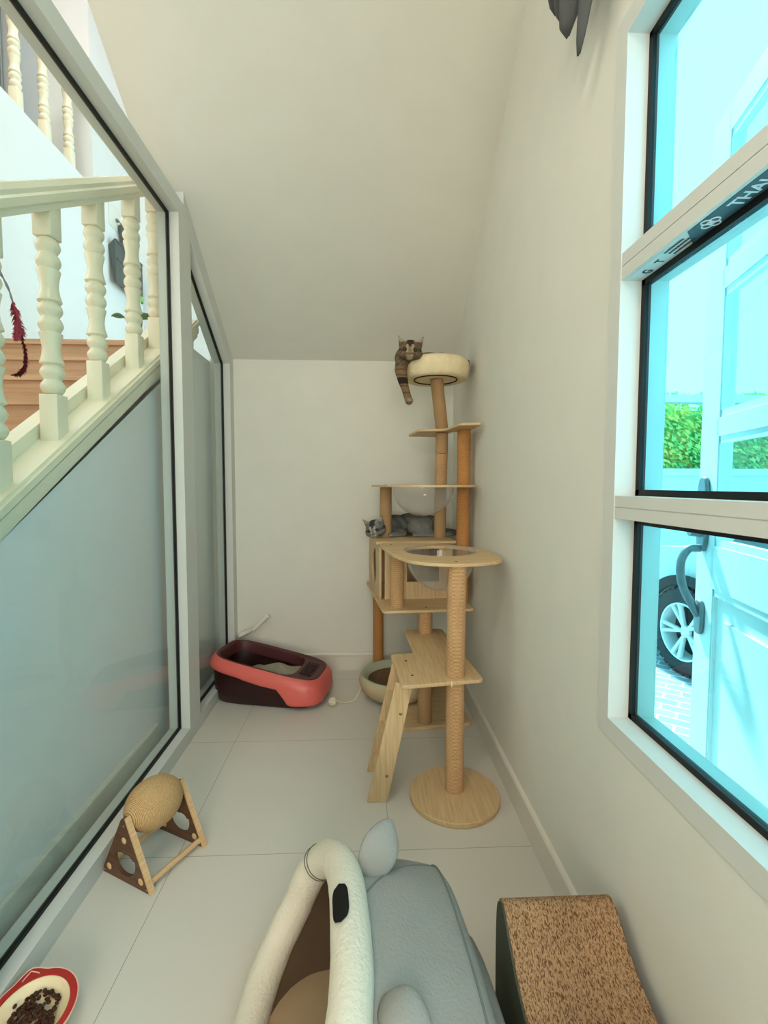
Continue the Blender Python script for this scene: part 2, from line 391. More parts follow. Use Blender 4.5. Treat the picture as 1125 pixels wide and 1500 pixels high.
# skirting
def skirting(name, a, b, out):
    m = MB(); d = Vector(out)
    a, b = Vector(a), Vector(b)
    pr_ = [(0, 0), (.013, 0), (.013, .105), (.017, .108), (.017, .124), (.012, .132), (0, .132)]
    m.prism([a+d*p+Vector((0, 0, q)) for p, q in pr_], b-a)
    return struct(m.build(name, M['base'], smooth=False))
skirting('baseboard_right', (XR, -3.2, 0), (XR, YB, 0), (-1, 0, 0))
skirting('baseboard_back', (-.94, YB, 0), (XR-.013, YB, 0), (0, -1, 0))

# ---- lower flight: wall below it, stringer, steps, landing
zb = lambda y: 1.590+.645*(y-1.86)          # where the balusters stand
def slab_yz(x0, x1, poly): return [(x0, y, z) for y, z in poly], (x1-x0, 0, 0)
P, d = slab_yz(-1.22, -1.11, [(-.75, 0), (5.5, 0), (5.5, 2.28), (3.2, 2.28), (3.2, zb(3.2)-.1), (-.55, zb(-.55)-.1+.03), (-.75, 0)][:-1])
struct(MB().prism(P, d).build('wall_stair_side', M['stairwall'], smooth=False))
tm = MB()
def sloped(x0, x1, y0, y1, lo, hi):
    P, d = slab_yz(x0, x1, [(y0, zb(y0)+lo), (y1, zb(y1)+lo), (y1, zb(y1)+hi), (y0, zb(y0)+hi)]); tm.prism(P, d)
sloped(-1.205, -1.10, -.5, 3.25, -.115, 0); sloped(-1.205, -1.092, -.5, 3.25, -.09, -.05); sloped(-1.205, -1.086, -.5, 3.25, -.04, -.012)
sloped(-1.27, -1.205, -.5, 3.25, -.2, .055)
struct(tm.build('trim_1', M['balus'], smooth=False))
skirting('baseboard_stair', (-1.11, 2.5, 0), (-1.11, -.5, 0), (1, 0, 0))
st = thing('staircase', (-1.55, 1.4, 0), 'wooden plank stairs rising to the landing behind the balusters', 'staircase')
ris, tre = .17, .2636
k = 0
land = 2.31
y = 3.15
while land-ris*k > .05:
    zt_ = land-ris*k
    yy = y-tre*k
    MB().box((-2.445, yy, max(0, zt_-ris)), (-1.275, yy+.02, zt_-.025)).build('riser', M['stairwood'], st, smooth=False)
    if k: MB().box((-2.445, yy-.025, zt_-.025), (-1.275, yy+tre+.02, zt_)).build('tread', M['stairwood'], st, smooth=False)
    else: MB().box((-2.445, yy-.025, zt_-.03), (-1.225, 5.495, zt_)).build('landing_board', M['stairwood'], st, smooth=False)
    k += 1
# upper flight (only its underside and edge show): closed by the sloping ceiling slab

# ---- balustrades
def baluster_prof(h, r=.037):
    p = [(0, .155)]
    def ring(a, b):
        n = 6
        for i in range(n+1): t = i/n; p.append((r*.70+r*.30*sin(pi*t), a+(b-a)*t))
    def vase(a, b):
        for t, w in ((0, .98), (.04, .98), (.25, .80), (.5, .72), (.75, .80), (.96, .94), (1, .94)): p.append((r*w, a+(b-a)*t))
    ring(.158, .21); ring(.212, .265); vase(.272, .386); ring(.392, .446); ring(.448, .50); vase(.505, .62); ring(.626, .68); ring(.682, .735)
    p.append((0, .737))
    return [(a, b*h/.845) for a, b in p]
def baluster(parent, x, y, z0, h, s=.033, r=.041):
    m = MB(); m.lathe(baluster_prof(h, r), (x, y, z0), 20)
    m.box((x-s, y-s, z0-.04), (x+s, y+s, z0+.155*h/.845), bev=.003); m.box((x-s, y-s, z0+.737*h/.845), (x+s, y+s, z0+h+.03), bev=.003)
    return m.build('baluster', M['balus'], parent, angle=50)
bl = thing('stair_balustrade', (-1.16, 1.9, 1.6), 'cream turned balustrade with handrail on the sloping lower flight', 'balustrade')
for yb in (.27, .59, .91, 1.23, 1.545, 1.845, 2.155, 2.495, 2.76, 3.03):
    baluster(bl, -1.16, yb, zb(yb), .822)
hr = MB(); zr = lambda y: 2.412+.645*(y-1.86)
hp = [(-.035, 0), (.035, 0), (.035, .018), (.045, .026), (.045, .05), (.036, .058), (.036, .072), (.022, .092), (-.022, .092), (-.036, .072), (-.036, .058), (-.045, .05), (-.045, .026), (-.035, .018)]
hr.loft([[Vector((-1.16+a, yy, zr(yy)+b*1.15)) for a, b in hp] for yy in (-.05, 3.1)])
hr.build('handrail', M['balus'], bl, angle=25)
bu = thing('landing_balustrade', (-2.5, 3.1, 4.08), 'cream turned balustrade along the upstairs hall edge', 'balustrade')
for i in range(9):
    yb = 4.30-.31*i
    baluster(bu, -2.495, yb, 4.08, .8, .032, .040)
MB().box((-2.545, 1.4, 4.88), (-2.45, 4.575, 4.96), bev=.012).build('handrail', M['balus'], bu)

# ---- glass partition: two framed panes on the left (the second one cut by the slope), a third beside the camera
def bar(m, a, b, w, dvec, x0=-1.055, x1=XF):
    """frame bar between yz points a,b, thickness w towards dvec (yz)"""
    q = [(a[0], a[1]), (b[0], b[1]), (b[0]+dvec[1][0]*w, b[1]+dvec[1][1]*w), (a[0]+dvec[0][0]*w, a[1]+dvec[0][1]*w)]
    P, d = slab_yz(x0, x1, q); m.prism(P, d)
def framed(name, poly, widths):
    """poly: yz corners of the glass (counter-clockwise); widths: outward offset polygon"""
    r = rootS(name, (-1.0, poly[0][0], poly[0][1]))
    k = len(poly); f = MB(); g = MB()
    for i in range(k):
        j = (i+1) % k
        P, d = slab_yz(-1.055, XF, [poly[i], poly[j], widths[j], widths[i]]); f.prism(P, d)
        c = Vector((sum(p[0] for p in poly)/k, sum(p[1] for p in poly)/k))
        pi_, pj = Vector(poly[i]), Vector(poly[j])
        def inn(idx):
            p = Vector(poly[idx]); a = (Vector(poly[idx-1])-p).normalized(); b = (Vector(poly[(idx+1) % k])-p).normalized()
            s_ = .013/max(.3, abs(a.x*b.y-a.y*b.x)); return p+(a+b)*s_
        P, d = slab_yz(-1.007, -.992, [pi_, pj, inn(j), inn(i)]); g.prism(P, d)
    f.build('frame', M['alu'], r, smooth=False); g.build('gasket', M['gasket'], r, smooth=False)
    P, d = slab_yz(-1.003, -.997, [(p[0]*.999+c.x*.001, p[1]*.999+c.y*.001) for p in poly]); MB().prism(P, d).build('pane', M['glass_stair'], r, smooth=False)
    return r
framed('window_1', [(1.16, .077), (2.545, .077), (2.545, 2.786), (1.16, 2.786)], [(1.10, 0), (2.62, 0), (2.62, 2.863), (1.10, 2.863)])
framed('window_2', [(2.705, .077), (3.44, .077), (3.44, 2.248), (2.705, 2.727)], [(2.62, 0), (3.527, 0), (3.527, zc(3.527)), (2.62, zc(2.62)-.002)])
framed('window_3', [(-.55, .077), (1.02, .077), (1.02, 2.786), (-.55, 2.786)], [(-.62, 0), (1.10, 0), (1.10, 2.863), (-.62, 2.863)])

# ---- the tinted window in the right wall
w = rootS('window_4', (XR, 1.2, .77))
f = MB(); X0, X1 = .656, .785
Y0, Y1, Z0, Z1 = -.2, 1.22, .772, 2.522
f.box((X0, Y1, .72), (X1, 1.271, 2.574)).box((X0, -.249, .72), (X1, Y0, 2.574)).box((X0, Y0, .72), (X1, Y1, Z0)).box((X0, Y0, Z1), (X1, Y1, 2.574))
f.build('frame', M['alu'], w, smooth=False)
for za, zb_ in ((1.312, 1.371), (1.922, 1.988)):
    zm = (za+zb_)/2
    t = MB().box((X0+.002, Y0, za), (X1, Y1, zm-.0012)).box((X0+.004, Y0, zm-.0012), (X1, Y1, zm+.0012)).box((X0+.002, Y0, zm+.0012), (X1, Y1, zb_))
    t.build('transom', M['alu'], w, smooth=False)
for za, zb_ in ((.772, 1.312), (1.371, 1.922), (1.988, 2.522)):
    g = MB(); q = .016
    g.box((.712, Y1-q, za), (.728, Y1, zb_)).box((.712, Y0, za), (.728, Y0+q, zb_)).box((.712, Y0, za), (.728, Y1, za+q)).box((.712, Y0, zb_-q), (.728, Y1, zb_))
    g.build('gasket', M['gasket'], w, smooth=False)
    MB().box((.717, Y0+.002, za+.002), (.723, Y1-.002, zb_-.002)).build('pane', M['glass_cyan'], w, smooth=False)
# maker's tape under the upper transom
tp = MB().box((.668, 1.06, 1.9212), (.711, 1.20, 1.9219)).build('tape', M['sticker_l'], w, smooth=False)
td = MB(); td.prism([(.668, .985, 1.921), (.711, 1.03, 1.921), (.711, .55, 1.921), (.668, .55, 1.921)], (0, 0, .0008)); td.build('tape_band', M['sticker_d'], w, smooth=False)
def text_mesh(body, size, loc, mat, parent, name='lettering', bold=.0):
    cu = bpy.data.curves.new('lettering', 'FONT'); cu.body = body; cu.size = size; cu.extrude = .0003; cu.offset = bold
    cu.align_x = 'CENTER'; cu.align_y = 'CENTER'
    o = bpy.data.objects.new('tmp', cu); COL.objects.link(o)
    me = bpy.data.meshes.new_from_object(o.evaluated_get(bpy.context.evaluated_depsgraph_get()))
    bpy.data.objects.remove(o)
    # reading direction -y, letter tops -x, facing down
    me.transform(Matrix(((0, -1, 0, 0), (-1, 0, 0, 0), (0, 0, -1, 0), (0, 0, 0, 1))))
    me.transform(Matrix.Translation(Vector(loc)))
    me.transform(parent_world(parent).inverted())
    me.materials.clear(); me.materials.append(mat)
    n = bpy.data.objects.new(name, me); COL.objects.link(n); n.parent = parent; return n
text_mesh('G', .030, (.694, 1.165, 1.9207), M['ink'], w, bold=.0008)
text_mesh('T', .028, (.692, 1.112, 1.9207), M['ink'], w, bold=.0006)
sm = MB()
for r_ in range(3):
    yy = 1.075
    for _ in range(9):
        l = random.uniform(.004, .009); sm.box((.675+.011*r_, yy-l, 1.9205), (.675+.011*r_+.005, yy, 1.921)); yy -= l+.0018
sm.build('small_print', M['ink'], w, smooth=False)
text_mesh('THAI M', .036, (.691, .832, 1.9205), M['ltext'], w, bold=.0006)
lg = MB()
for (lx, ly, lr) in ((.680, .948, .0085), (.700, .948, .0085), (.690, .960, .0085), (.690, .936, .0085), (.690, .948, .006)):
    ring = [(lx+lr*cos(2*pi*i/20), ly+lr*sin(2*pi*i/20), 1.9206) for i in range(20)]
    lg.tube(ring, .0016, 6, closed=True)
lg.build('emblem', M['ltext'], w)

# ------------------------------------------------------------------ cat tree
T0 = Vector((.36, 2.6, 0))
ct = thing('cat_tree', T0, 'tall light oak cat tree with tan sisal posts, clear bowls and a ladder', 'cat tree')
def board(name, poly, z, th, mat=None, r=.025, hole=None, parent=None, smoothed=False):
    P = [Vector((p[0], p[1], 0)) for p in poly]
    P = smooth_loop(P, 72) if smoothed else round_poly(P, r)
    m = MB()
    if hole:
        (cx, cy), rr = hole
        # match hole samples to outline by angle
        hl = []
        for p in P:
            a = math.atan2(p.y-cy, p.x-cx); hl.append(Vector((cx+rr*cos(a), cy+rr*sin(a), z)))
        m.prism([p+Vector((0, 0, z)) for p in P], (0, 0, -th), hl)
    else: m.prism([p+Vector((0, 0, z)) for p in P], (0, 0, -th))
    return bev(m.build(name, mat or M['oak'], parent or ct, angle=30), .0025)
def post(a, b, r, mat, name='post', parent=None):
    a, b = Vector(a), Vector(b)
    m = MB().tube([a+(b-a)*t/14 for t in range(15)], r, 28)
    return m.build(name, mat, parent or ct, angle=40)
def hw(parent, pts, r=.006, mat=None, name='bolt'):
    for p in pts: MB().lathe([(0, .0025), (r*.7, .0022), (r, .0005), (r, -.003)], p, 14).build(name, mat or M['dark'], parent)
# base boards
board('base_board', [(.205, 2.60), (.622, 2.655), (.54, 3.42), (.15, 3.37)], .022, .022, M['oakx'])
rb = MB().lathe([(0, 0), (.197, 0), (.2, .004), (.2, .020), (.197, .024), (0, .024)], (.402, 2.035, 0), 72).build('round_base', M['oak'], ct)
# front post A in two lengths
A = (.405, 2.055)
post((A[0], A[1], .024), (A[0], A[1], .535), .0415, M['sisal'])
post((A[0], A[1], .551), (A[0]+.004, A[1], 1.045), .0415, M['sisal'])
tpf = board('step_platform', [(.157, 1.95), (.522, 2.005), (.49, 2.35), (.455, 2.74), (.23, 2.72), (.25, 2.34), (.13, 2.325)], .551, .016, M['oak'])
hw(tpf, [(.200, 2.235, .551), (.213, 2.06, .551)])
clip = MB().box((.372, 1.972, .534), (.376, 1.977, .556)).build('clip', M['whitepl'], tpf, smooth=False)
post((.350, 2.675, .022), (.350, 2.675, .535), .041, M['paper']); post((.350, 2.675, .551), (.350, 2.675, .684), .041, M['sisal'])
# lower shelf
sh = board('shelf', [(.103, 2.585), (.622, 2.62), (.545, 3.43), (.012, 3.40)], .70, .016, M['oakx'])
hw(sh, [(.352, 2.66, .70), (.5, 2.66, .70)])
post((.100, 3.36, .0), (.100, 3.36, .684), .037, M['sisal_o'])
post((.187, 2.69, .70), (.187, 2.69, 1.045), .041, M['sisal'])
# cat house
hs = MB(); house = None
u = Vector((1, .05, 0)).normalized(); v = Vector((-.095, .995, 0)).normalized(); fl = Vector((.090, 2.853, .70))
q = lambda a, b, z: fl+u*a+v*b+Vector((0, 0, z))
def pbox(a0, a1, b0, b1, z0, z1, name, mat, parent):
    m = MB(); m.prism([q(a0, b0, z0), q(a1, b0, z0), q(a1, b1, z0), q(a0, b1, z0)], (0, 0, z1-z0)); return bev(m.build(name, mat, parent, smooth=False), .0015)
top = pbox(-.02, .475, -.02, .58, .34, .356, 'house_top', M['oakx'], ct)
# side panel with arched cat-head hole
def panel_hole(name, base, du, dn, Wd, Hh, hole, th, mat):
    """panel spanning base + du*Wd by z*Hh, thickness along dn, with a hole given as (a,z) loop"""
    k = len(hole); ca = sum(p[0] for p in hole)/k; cz = sum(p[1] for p in hole)/k
    outer = []
    for a, z in hole:
        dx, dz = a-ca, z-cz
        t = min([abs((Wd-ca)/dx) if dx > 1e-6 else (abs(ca/dx) if dx < -1e-6 else 1e9), abs((Hh-cz)/dz) if dz > 1e-6 else (abs(cz/dz) if dz < -1e-6 else 1e9)])
        outer.append((ca+dx*t, cz+dz*t))
    f3 = lambda p: base+du*p[0]+Vector((0, 0, p[1]))
    return MB().prism([f3(p) for p in outer], dn*th, [f3(p) for p in hole])
cathole = []
for i in range(64):
    a = 2*pi*i/64; rx, rz = .13, .115
    x_, z_ = rx*cos(a), rz*sin(a)
    for ea in (R(55), R(125)):
        dd = abs(a-ea)
        if dd < .28: f_ = (1-dd/.28)*.04; x_ += cos(ea)*f_; z_ += sin(ea)*f_
    cathole.append((.28+x_, .165+z_))
panel_hole('side', q(0, .0, 0), v, u, .56, .34, cathole, .014, None).build('house_side', M['oakz'], ct, smooth=False)
pbox(.441, .455, 0, .56, 0, .34, 'house_side', M['oakz'], ct)
pbox(.014, .441, .546, .56, 0, .34, 'house_back', M['oakz'], ct)
fp = MB()
rect = lambda a0, a1, z0, z1: fp.prism([q(a0, 0, z0), q(a1, 0, z0), q(a1, 0, z1), q(a0, 0, z1)], v*.014)
rect(.035, .17, 0, .335); rect(.17, .441, 0, .105); rect(.37, .441, .105, .335)
fp.build('house_front', M['oakz'], ct, smooth=False)
# lower hammock
h2 = board('hammock_board', [(.088, 2.70), (.112, 2.48), (.142, 2.28), (.212, 2.095), (.32, 2.018), (.465, 2.012), (.60, 2.08), (.643, 2.19), (.642, 2.36), (.60, 2.53), (.49, 2.65), (.30, 2.74), (.16, 2.76)], 1.06, .015, M['oakx'], hole=((.392, 2.41), .182), smoothed=True)
hw(h2, [(A[0], 2.06, 1.06), (.15, 2.66, 1.06)])
def bowl(c, r, depth, z, parent):
    prof = [(r+.014, 0), (r, -.003)]
    for i in range(1, 15): a = pi/2*i/14; prof.append((r*cos(a)**.9 if i < 14 else 0, -depth*sin(a)))
    o = MB().lathe(prof, (c[0], c[1], z+.003), 56).build('clear_bowl', M['acrylic'], parent, angle=60)
    return solid(o, .004, -1)
bowl((.392, 2.41), .178, .20, 1.06, h2)
# long back post B, left short post D, middle post C in three lengths
post((.596, 2.83, .70), (.596, 2.83, 1.724), .040, M['sisal_o'])
post((.142, 3.12, 1.056), (.142, 3.12, 1.382), .039, M['paper'])
post((.492, 3.06, 1.056), (.492, 3.045, 1.382), .0385, M['paper'])
post((.492, 3.045, 1.397), (.490, 3.00, 1.60), .0385, M['sisal']); post((.490, 3.0, 1.60), (.488, 2.985, 1.724), .0385, M['paper'])
post((.488, 2.98, 1.738), (.436, 2.885, 2.04), .039, M['paper'])
h1 = board('hammock_board', [(.055, 3.20), (.085, 2.98), (.13, 2.74), (.22, 2.60), (.36, 2.545), (.50, 2.575), (.63, 2.68), (.645, 2.80), (.635, 2.93), (.56, 3.10), (.40, 3.14), (.20, 3.24)], 1.397, .013, M['oakx'], hole=((.345, 2.79), .184), smoothed=True)
hw(h1, [(.142, 3.12, 1.397)])
bowl((.345, 2.79), .180, .182, 1.397, h1)
board('high_platform', [(.300, 3.235), (.335, 2.925), (.492, 2.875), (.522, 2.615), (.642, 2.585), (.642, 2.90), (.55, 2.95), (.525, 3.26)], 1.738, .014, M['oakx'], r=.02)
# ladder
def stringer(y):
    P = [(.012, y, 0), (.100, y, 0), (.212, y, .535), (.134, y, .535)]
    return bev(MB().prism(P, (0, .015, 0)).build('ladder_side', M['oakz'], ct, smooth=False), .0015)
for y in (2.012, 2.235):
    s_ = stringer(y)
    if y < 2.1:
        for x_, z_ in ((.098, .12), (.158, .40)):
            m = MB().ell((x_, y-.001, z_), (.007, .003, .007)); m.build('bolt', M['steel'], s_)
for z_ in (.09, .25, .40):
    x_ = .012+.122*z_/.535
    m = MB().box((x_+.008, 2.027, z_-.008), (x_+.078, 2.235, z_+.008)); bev(m.build('ladder_step', M['oak'], ct, smooth=False), .002)
# plush bed at the top
bc = (.430, 2.885)
bd = MB(); r = .197
prof = [(0, 2.035), (.13, 2.03), (.172, 2.022), (.190, 2.032), (r+.003, 2.06), (r+.004, 2.10), (r, 2.125), (r-.012, 2.138), (r-.03, 2.134), (r-.042, 2.11), (r-.055, 2.07), (.10, 2.06), (0, 2.06)]
bd.lathe(prof, (*bc, 0), 64); bed = bd.build('plush_bed', M['plush'], ct, angle=70)
MB().tube([(bc[0]+.128*cos(2*pi*i/48), bc[1]+.128*sin(2*pi*i/48), 2.028) for i in range(48)], .004, 8, closed=True).build('seam', M['brownfab'], bed)
m = MB()
loops = []
for i in range(25):
    a = R(-20)+R(105)*i/24; e = sin(pi*i/24)**.8
    c_, s_ = cos(a), sin(a)
    loops.append([Vector((bc[0]+c_*rr, bc[1]+s_*rr, zz)) for rr, zz in ((r-.002, 2.07), (r+.012*e-.001, 2.07), (r+.012*e-.001, 2.122+.04*e), (r-.025, 2.138+.034*e), (r-.03, 2.12))])
m.loft(loops); m.build('bed_liner', M['brownfab'], bed, angle=50)

# ------------------------------------------------------------------ cats
def organic(parts_fn, name, voxel, colfn, mat, loc, label, smooth_it=6):
    m = MB(); parts_fn(m)
    bmesh.ops.recalc_face_normals(m.bm, faces=m.bm.faces[:])
    me = bpy.data.meshes.new(name+'_src'); m.bm.to_mesh(me); m.bm.free()
    o = bpy.data.objects.new(name+'_src', me); COL.objects.link(o)
    md = o.modifiers.new('r', 'REMESH'); md.mode = 'VOXEL'; md.voxel_size = voxel
    ms = o.modifiers.new('s', 'SMOOTH'); ms.factor = .5; ms.iterations = smooth_it
    me2 = bpy.data.meshes.new_from_object(o.evaluated_get(bpy.context.evaluated_depsgraph_get()))
    bpy.data.objects.remove(o)
    me2.name = name
    ca = me2.color_attributes.new('Col', 'FLOAT_COLOR', 'POINT')
    for i, vt in enumerate(me2.vertices): ca.data[i].color = (*colfn(vt.co, vt.normal), 1)
    me2.transform(Matrix.Translation(-Vector(loc)))
    for p in me2.polygons: p.use_smooth = True
    me2.materials.clear(); me2.materials.append(mat)
    ob = bpy.data.objects.new(name, me2); COL.objects.link(ob); ob.location = loc
    return tag(ob, label, 'cat')
fur = vcol_mat('tabby_fur')
mixc = lambda a, b, t: tuple(x*(1-t)+y*t for x, y in zip(a, b))
sstep = lambda a, b, x: max(0, min(1, (x-a)/(b-a)))
def cat_head(m, c, s, F):
    """c centre, s scale (1 = .15 m wide head), F: 3x3 matrix columns right, forward, up"""
    f = lambda x, y, z: Vector(c)+F @ (Vector((x, y, z))*s)
    m.ell(f(0, 0, 0), (.066*s, .058*s, .058*s), F)
    for sx in (-1, 1):
        m.ell(f(sx*.032, .012, -.018), (.040*s, .040*s, .032*s), F)
        m.ell(f(sx*.013, .052, -.026), (.018*s, .018*s, .014*s), F)
        # ear: flattened tapering fin
        tip = f(sx*.074, -.004, .082)
        e1, e2 = f(sx*.026, -.004, .047), f(sx*.066, -.010, .012)
        ax = (e2-e1); n_ = 9; loops = []
        for i in range(n_):
            t = i/(n_-1); a = e1.lerp(tip, t); b = e2.lerp(tip, t); cc = (a+b)/2; hwid = (a-b)/2*(1-.10*t)
            th = .010*s*(1-t)+.002*s
            fw = F @ Vector((0, 1, 0))
            loops.append([cc+hwid*cos(2*pi*j/12)+fw*th*sin(2*pi*j/12) for j in range(12)])
        m.loft(loops)
    m.ell(f(0, .040, -.006), (.017*s, .022*s, .020*s), F)      # bridge
    m.ell(f(0, .040, -.042), (.020*s, .018*s, .012*s), F)      # chin
    return f
def face_col(p, f_inv, base, dark, light, nz):
    """markings of a tabby face in head coordinates"""
    x, y, z = p; ax = abs(x)
    c = base
    st_ = .5+.5*sin((z*1.0+ax*.9)*260+nz*3)
    c = mixc(c, dark, .35*sstep(.45, .9, st_))
    if z > .012 and ax < .026: c = mixc(c, dark, .85*sstep(.026, .014, ax)*sstep(.008, .03, z))       # dark crown
    if .008 < ax < .024 and -.012 < z < .032 and y > .02: c = mixc(c, light, .8*sstep(.024, .019, ax)*sstep(.007, .010, ax))   # pale lines beside the nose
    if ax < .009 and -.02 < z < .02 and y > .03: c = mixc(c, mixc(base, (.30, .20, .12), .6), .8)
    if ax > .036 and -.005 < z < .004+.2*(ax-.036): c = mixc(c, dark, .7)               # streak from eye
    if z < -.022 and ax < .020 and y > .045: c = mixc(c, light, .6)
    if z > .045 and ax > .02 and y > -.003: c = mixc(c, (.42, .33, .26), .7)       # inner ear
    d_eye = sqrt((ax-.029)**2+(z-.004)**2)
    if d_eye < .0125 and y > .02: c = mixc(c, dark, .85)
    return c
def eyes(ob, f, s, F, col, half=False):
    inv = Matrix.Translation(-ob.location)
    for sx in (-1, 1):
        m = MB().ell(f(sx*.027, .0475, .004), (.0085*s, .006*s, (.0048 if half else .0062)*s), F); o = m.build('eye', col, ob)
        m = MB().ell(f(sx*.0265, .0525, .004), (.003*s, .003*s, (.004 if half else .0065)*s), F); m.build('pupil', M['gasket'], o)
    MB().ell(f(0, .067, -.016), (.0065*s, .005*s, .0045*s), F).build('nose', nosem, ob)
nosem = plain('cat_nose', rgb(120, 74, 62), .5)
eyem = plain('cat_eye', rgb(92, 88, 52), .12, .6)
def basis(fwd, up=(0, 0, 1)):
    f = Vector(fwd).normalized(); u = Vector(up); r_ = f.cross(u).normalized(); u = r_.cross(f).normalized()
    return Matrix((r_, f, u)).transposed()
# brown tabby in the top bed, one foreleg hanging over the rim
h1c = Vector((.262, 2.735, 2.160)); F1 = basis((-.10, -.86, -.22), (.06, 0, 1)); S1 = 1.0
LEG = [(.222, 2.80, 2.125), (.212, 2.782, 2.06), (.224, 2.765, 1.995), (.236, 2.752, 1.95), (.250, 2.742, 1.898), (.256, 2.732, 1.876)]
def cat1(m):
    cat_head(m, h1c, S1, F1)
    m.ell((.25, 2.80, 2.145), (.060, .062, .055))                 # neck and ruff
    m.ell((.236, 2.835, 2.140), (.056, .065, .066))             # shoulder over the rim
    m.ell((.385, 2.90, 2.125), (.125, .10, .066)); m.ell((.47, 2.93, 2.13), (.085, .085, .07))    # trunk and haunch in the bed
    rr = [.038, .036, .029, .023, .0215, .0235]
    for a, b, r0, r1 in zip(LEG, LEG[1:], rr, rr[1:]): m.cap(a, b, r0, r1)
    m.ell((.258, 2.722, 1.876), (.022, .027, .020))                   # paw
    for dx in (-.011, 0, .011): m.ell((.258+dx, 2.703, 1.872), (.0075, .011, .009), seg=10, rings=8)
    m.tube(bez([(.53, 2.97, 2.12), (.55, 2.90, 2.10), (.52, 2.82, 2.09), (.45, 2.79, 2.09)], 12), .016, 10)
def col1(p, n):
    nz = mnoise.noise(p*60); nb = mnoise.noise(p*14)
    base = (.13, .088, .05); dark = (.022, .014, .009); light = (.42, .33, .23)
    q_ = F1.transposed() @ (p-h1c)/S1
    if q_.length < .098 and q_.y > -.02: return face_col(q_, None, mixc(base, (.22, .155, .09), .4+.3*nb), dark, light, nz)
    if p.z < 2.08 and p.x < .30:                                # leg bands
        c = (.20, .125, .065)
        if 1.975 < p.z < 2.012: c = dark
        elif .5+.5*sin(p.z*190+nb*2) > .8: c = mixc(c, dark, .5)
        if p.z < 1.895: c = mixc(c, (.30, .22, .14), .6)
        return c
    s_ = .5+.5*sin((p.x*.8+p.z*.5+p.y*.6)*150+nb*4)
    return mixc(mixc(base, (.26, .19, .11), .5+nz*.3), dark, .6*sstep(.55, .9, s_))
c1 = organic(cat1, 'cat', .0042, col1, fur, (.385, 2.90, 2.06), 'brown tabby cat in the plush top bed, one foreleg hanging down', 3)
f1 = lambda x, y, z: h1c+F1 @ (Vector((x, y, z))*S1)
eyes(c1, f1, S1, F1, eyem)
# silver tabby lying on top of the cat house
h2c = Vector((.072, 3.07, 1.117)); F2 = basis((-.28, -.85, -.30), (-.22, 0, 1)); S2 = .98
def cat2(m):
    cat_head(m, h2c, S2, F2)
    m.ell((.125, 3.14, 1.118), (.062, .062, .058))
    m.ell((.215, 3.235, 1.125), (.115, .085, .070)); m.ell((.33, 3.26, 1.13), (.13, .085, .076)); m.ell((.435, 3.20, 1.125), (.092, .085, .070))
    m.ell((.370, 3.135, 1.118), (.085, .060, .063))             # haunch
    m.cap((.46, 3.10, 1.078), (.345, 3.075, 1.072), .026, .017); m.ell((.335, 3.07, 1.072), (.022, .018, .015))   # hind foot
    m.cap((.20, 3.175, 1.10), (.262, 3.12, 1.078), .034, .022); m.cap((.262, 3.12, 1.078), (.185, 3.07, 1.073), .022, .017); m.ell((.175, 3.06, 1.072), (.021, .019, .015))
    m.tube(bez([(.50, 3.24, 1.09), (.58, 3.24, 1.082), (.62, 3.17, 1.078), (.575, 3.10, 1.076), (.52, 3.09, 1.074)], 14), .017, 10)
def col2(p, n):
    nz = mnoise.noise(p*60); nb = mnoise.noise(p*12)
    base = (.12, .122, .112); dark = (.022, .023, .023); light = (.48, .48, .44)
    q_ = F2.transposed() @ (p-h2c)/S2
    if q_.length < .098 and q_.y > -.03: return face_col(q_, None, mixc(base, (.28, .28, .25), .5+.3*nb), dark, light, nz)
    s_ = .5+.5*sin((p.x*1.0+p.z*.35)*75+nb*5)
    c = mixc(mixc(base, (.17, .172, .16), .5+nz*.3), dark, .45*sstep(.5, .95, s_)*sstep(1.075, 1.10, p.z))
    if p.z < 1.076 and p.y < 3.12: c = mixc(c, light, .3)
    if (p-Vector((.370, 3.135, 1.118))).length < .085 and p.z > 1.08: c = mixc(c, (.24, .24, .22), .55)
    if p.z > 1.175: c = mixc(c, dark, .35)
    return c
c2 = organic(cat2, 'cat', .0045, col2, fur, (.30, 3.2, 1.056), 'silver grey tabby cat lying on top of the cat house', 3)
f2 = lambda x, y, z: h2c+F2 @ (Vector((x, y, z))*S2)
eyes(c2, f2, S2, F2, eyem, True)

# ------------------------------------------------------------------ litter box, scoop
lb = thing('litter_box', (-.610, 3.125, 0), 'coral and maroon cat litter box in the far left corner', 'litter box', rz=R(-12))
ML = parent_world(lb)
def sup(a, b, n, e=4.5):
    out = []
    for i in range(n):
        t = 2*pi*i/n; c, s_ = cos(t), sin(t)
        out.append((a*math.copysign(abs(c)**(2/e), c), b*math.copysign(abs(s_)**(2/e), s_)))
    return out
NL = 96
ztop = lambda x: .268-.12*(x+.31)/.62         # the rim falls towards the right end
def lring(a, b, zf): return [ML @ Vector((x, y, zf(x, y))) for x, y in sup(a, b, NL)]
m = MB()
m.loft([lring(0.329, .175, lambda x, y: 0.0), lring(0.339, .185, lambda x, y: .006), lring(0.356, .200, lambda x, y: .075), lring(0.364, .208, lambda x, y: ztop(x)-.05), lring(0.356, .200, lambda x, y: ztop(x)-.05), lring(0.326, .172, lambda x, y: .03)], caps=True)
m.build('tub', M['maroon'], lb, angle=50)
def skirt(x, y):                         # lower edge of the coral lid: dips down towards the right end
    t = (x+.31)/.62
    if y < 0: g = .048+.012*sstep(.28, .36, t)*sstep(.62, .56, t)+.125*sstep(.66, .84, t)**1.3
    else: g = .05+.10*sstep(.70, .9, t)
    return ztop(x)-g
m = MB()
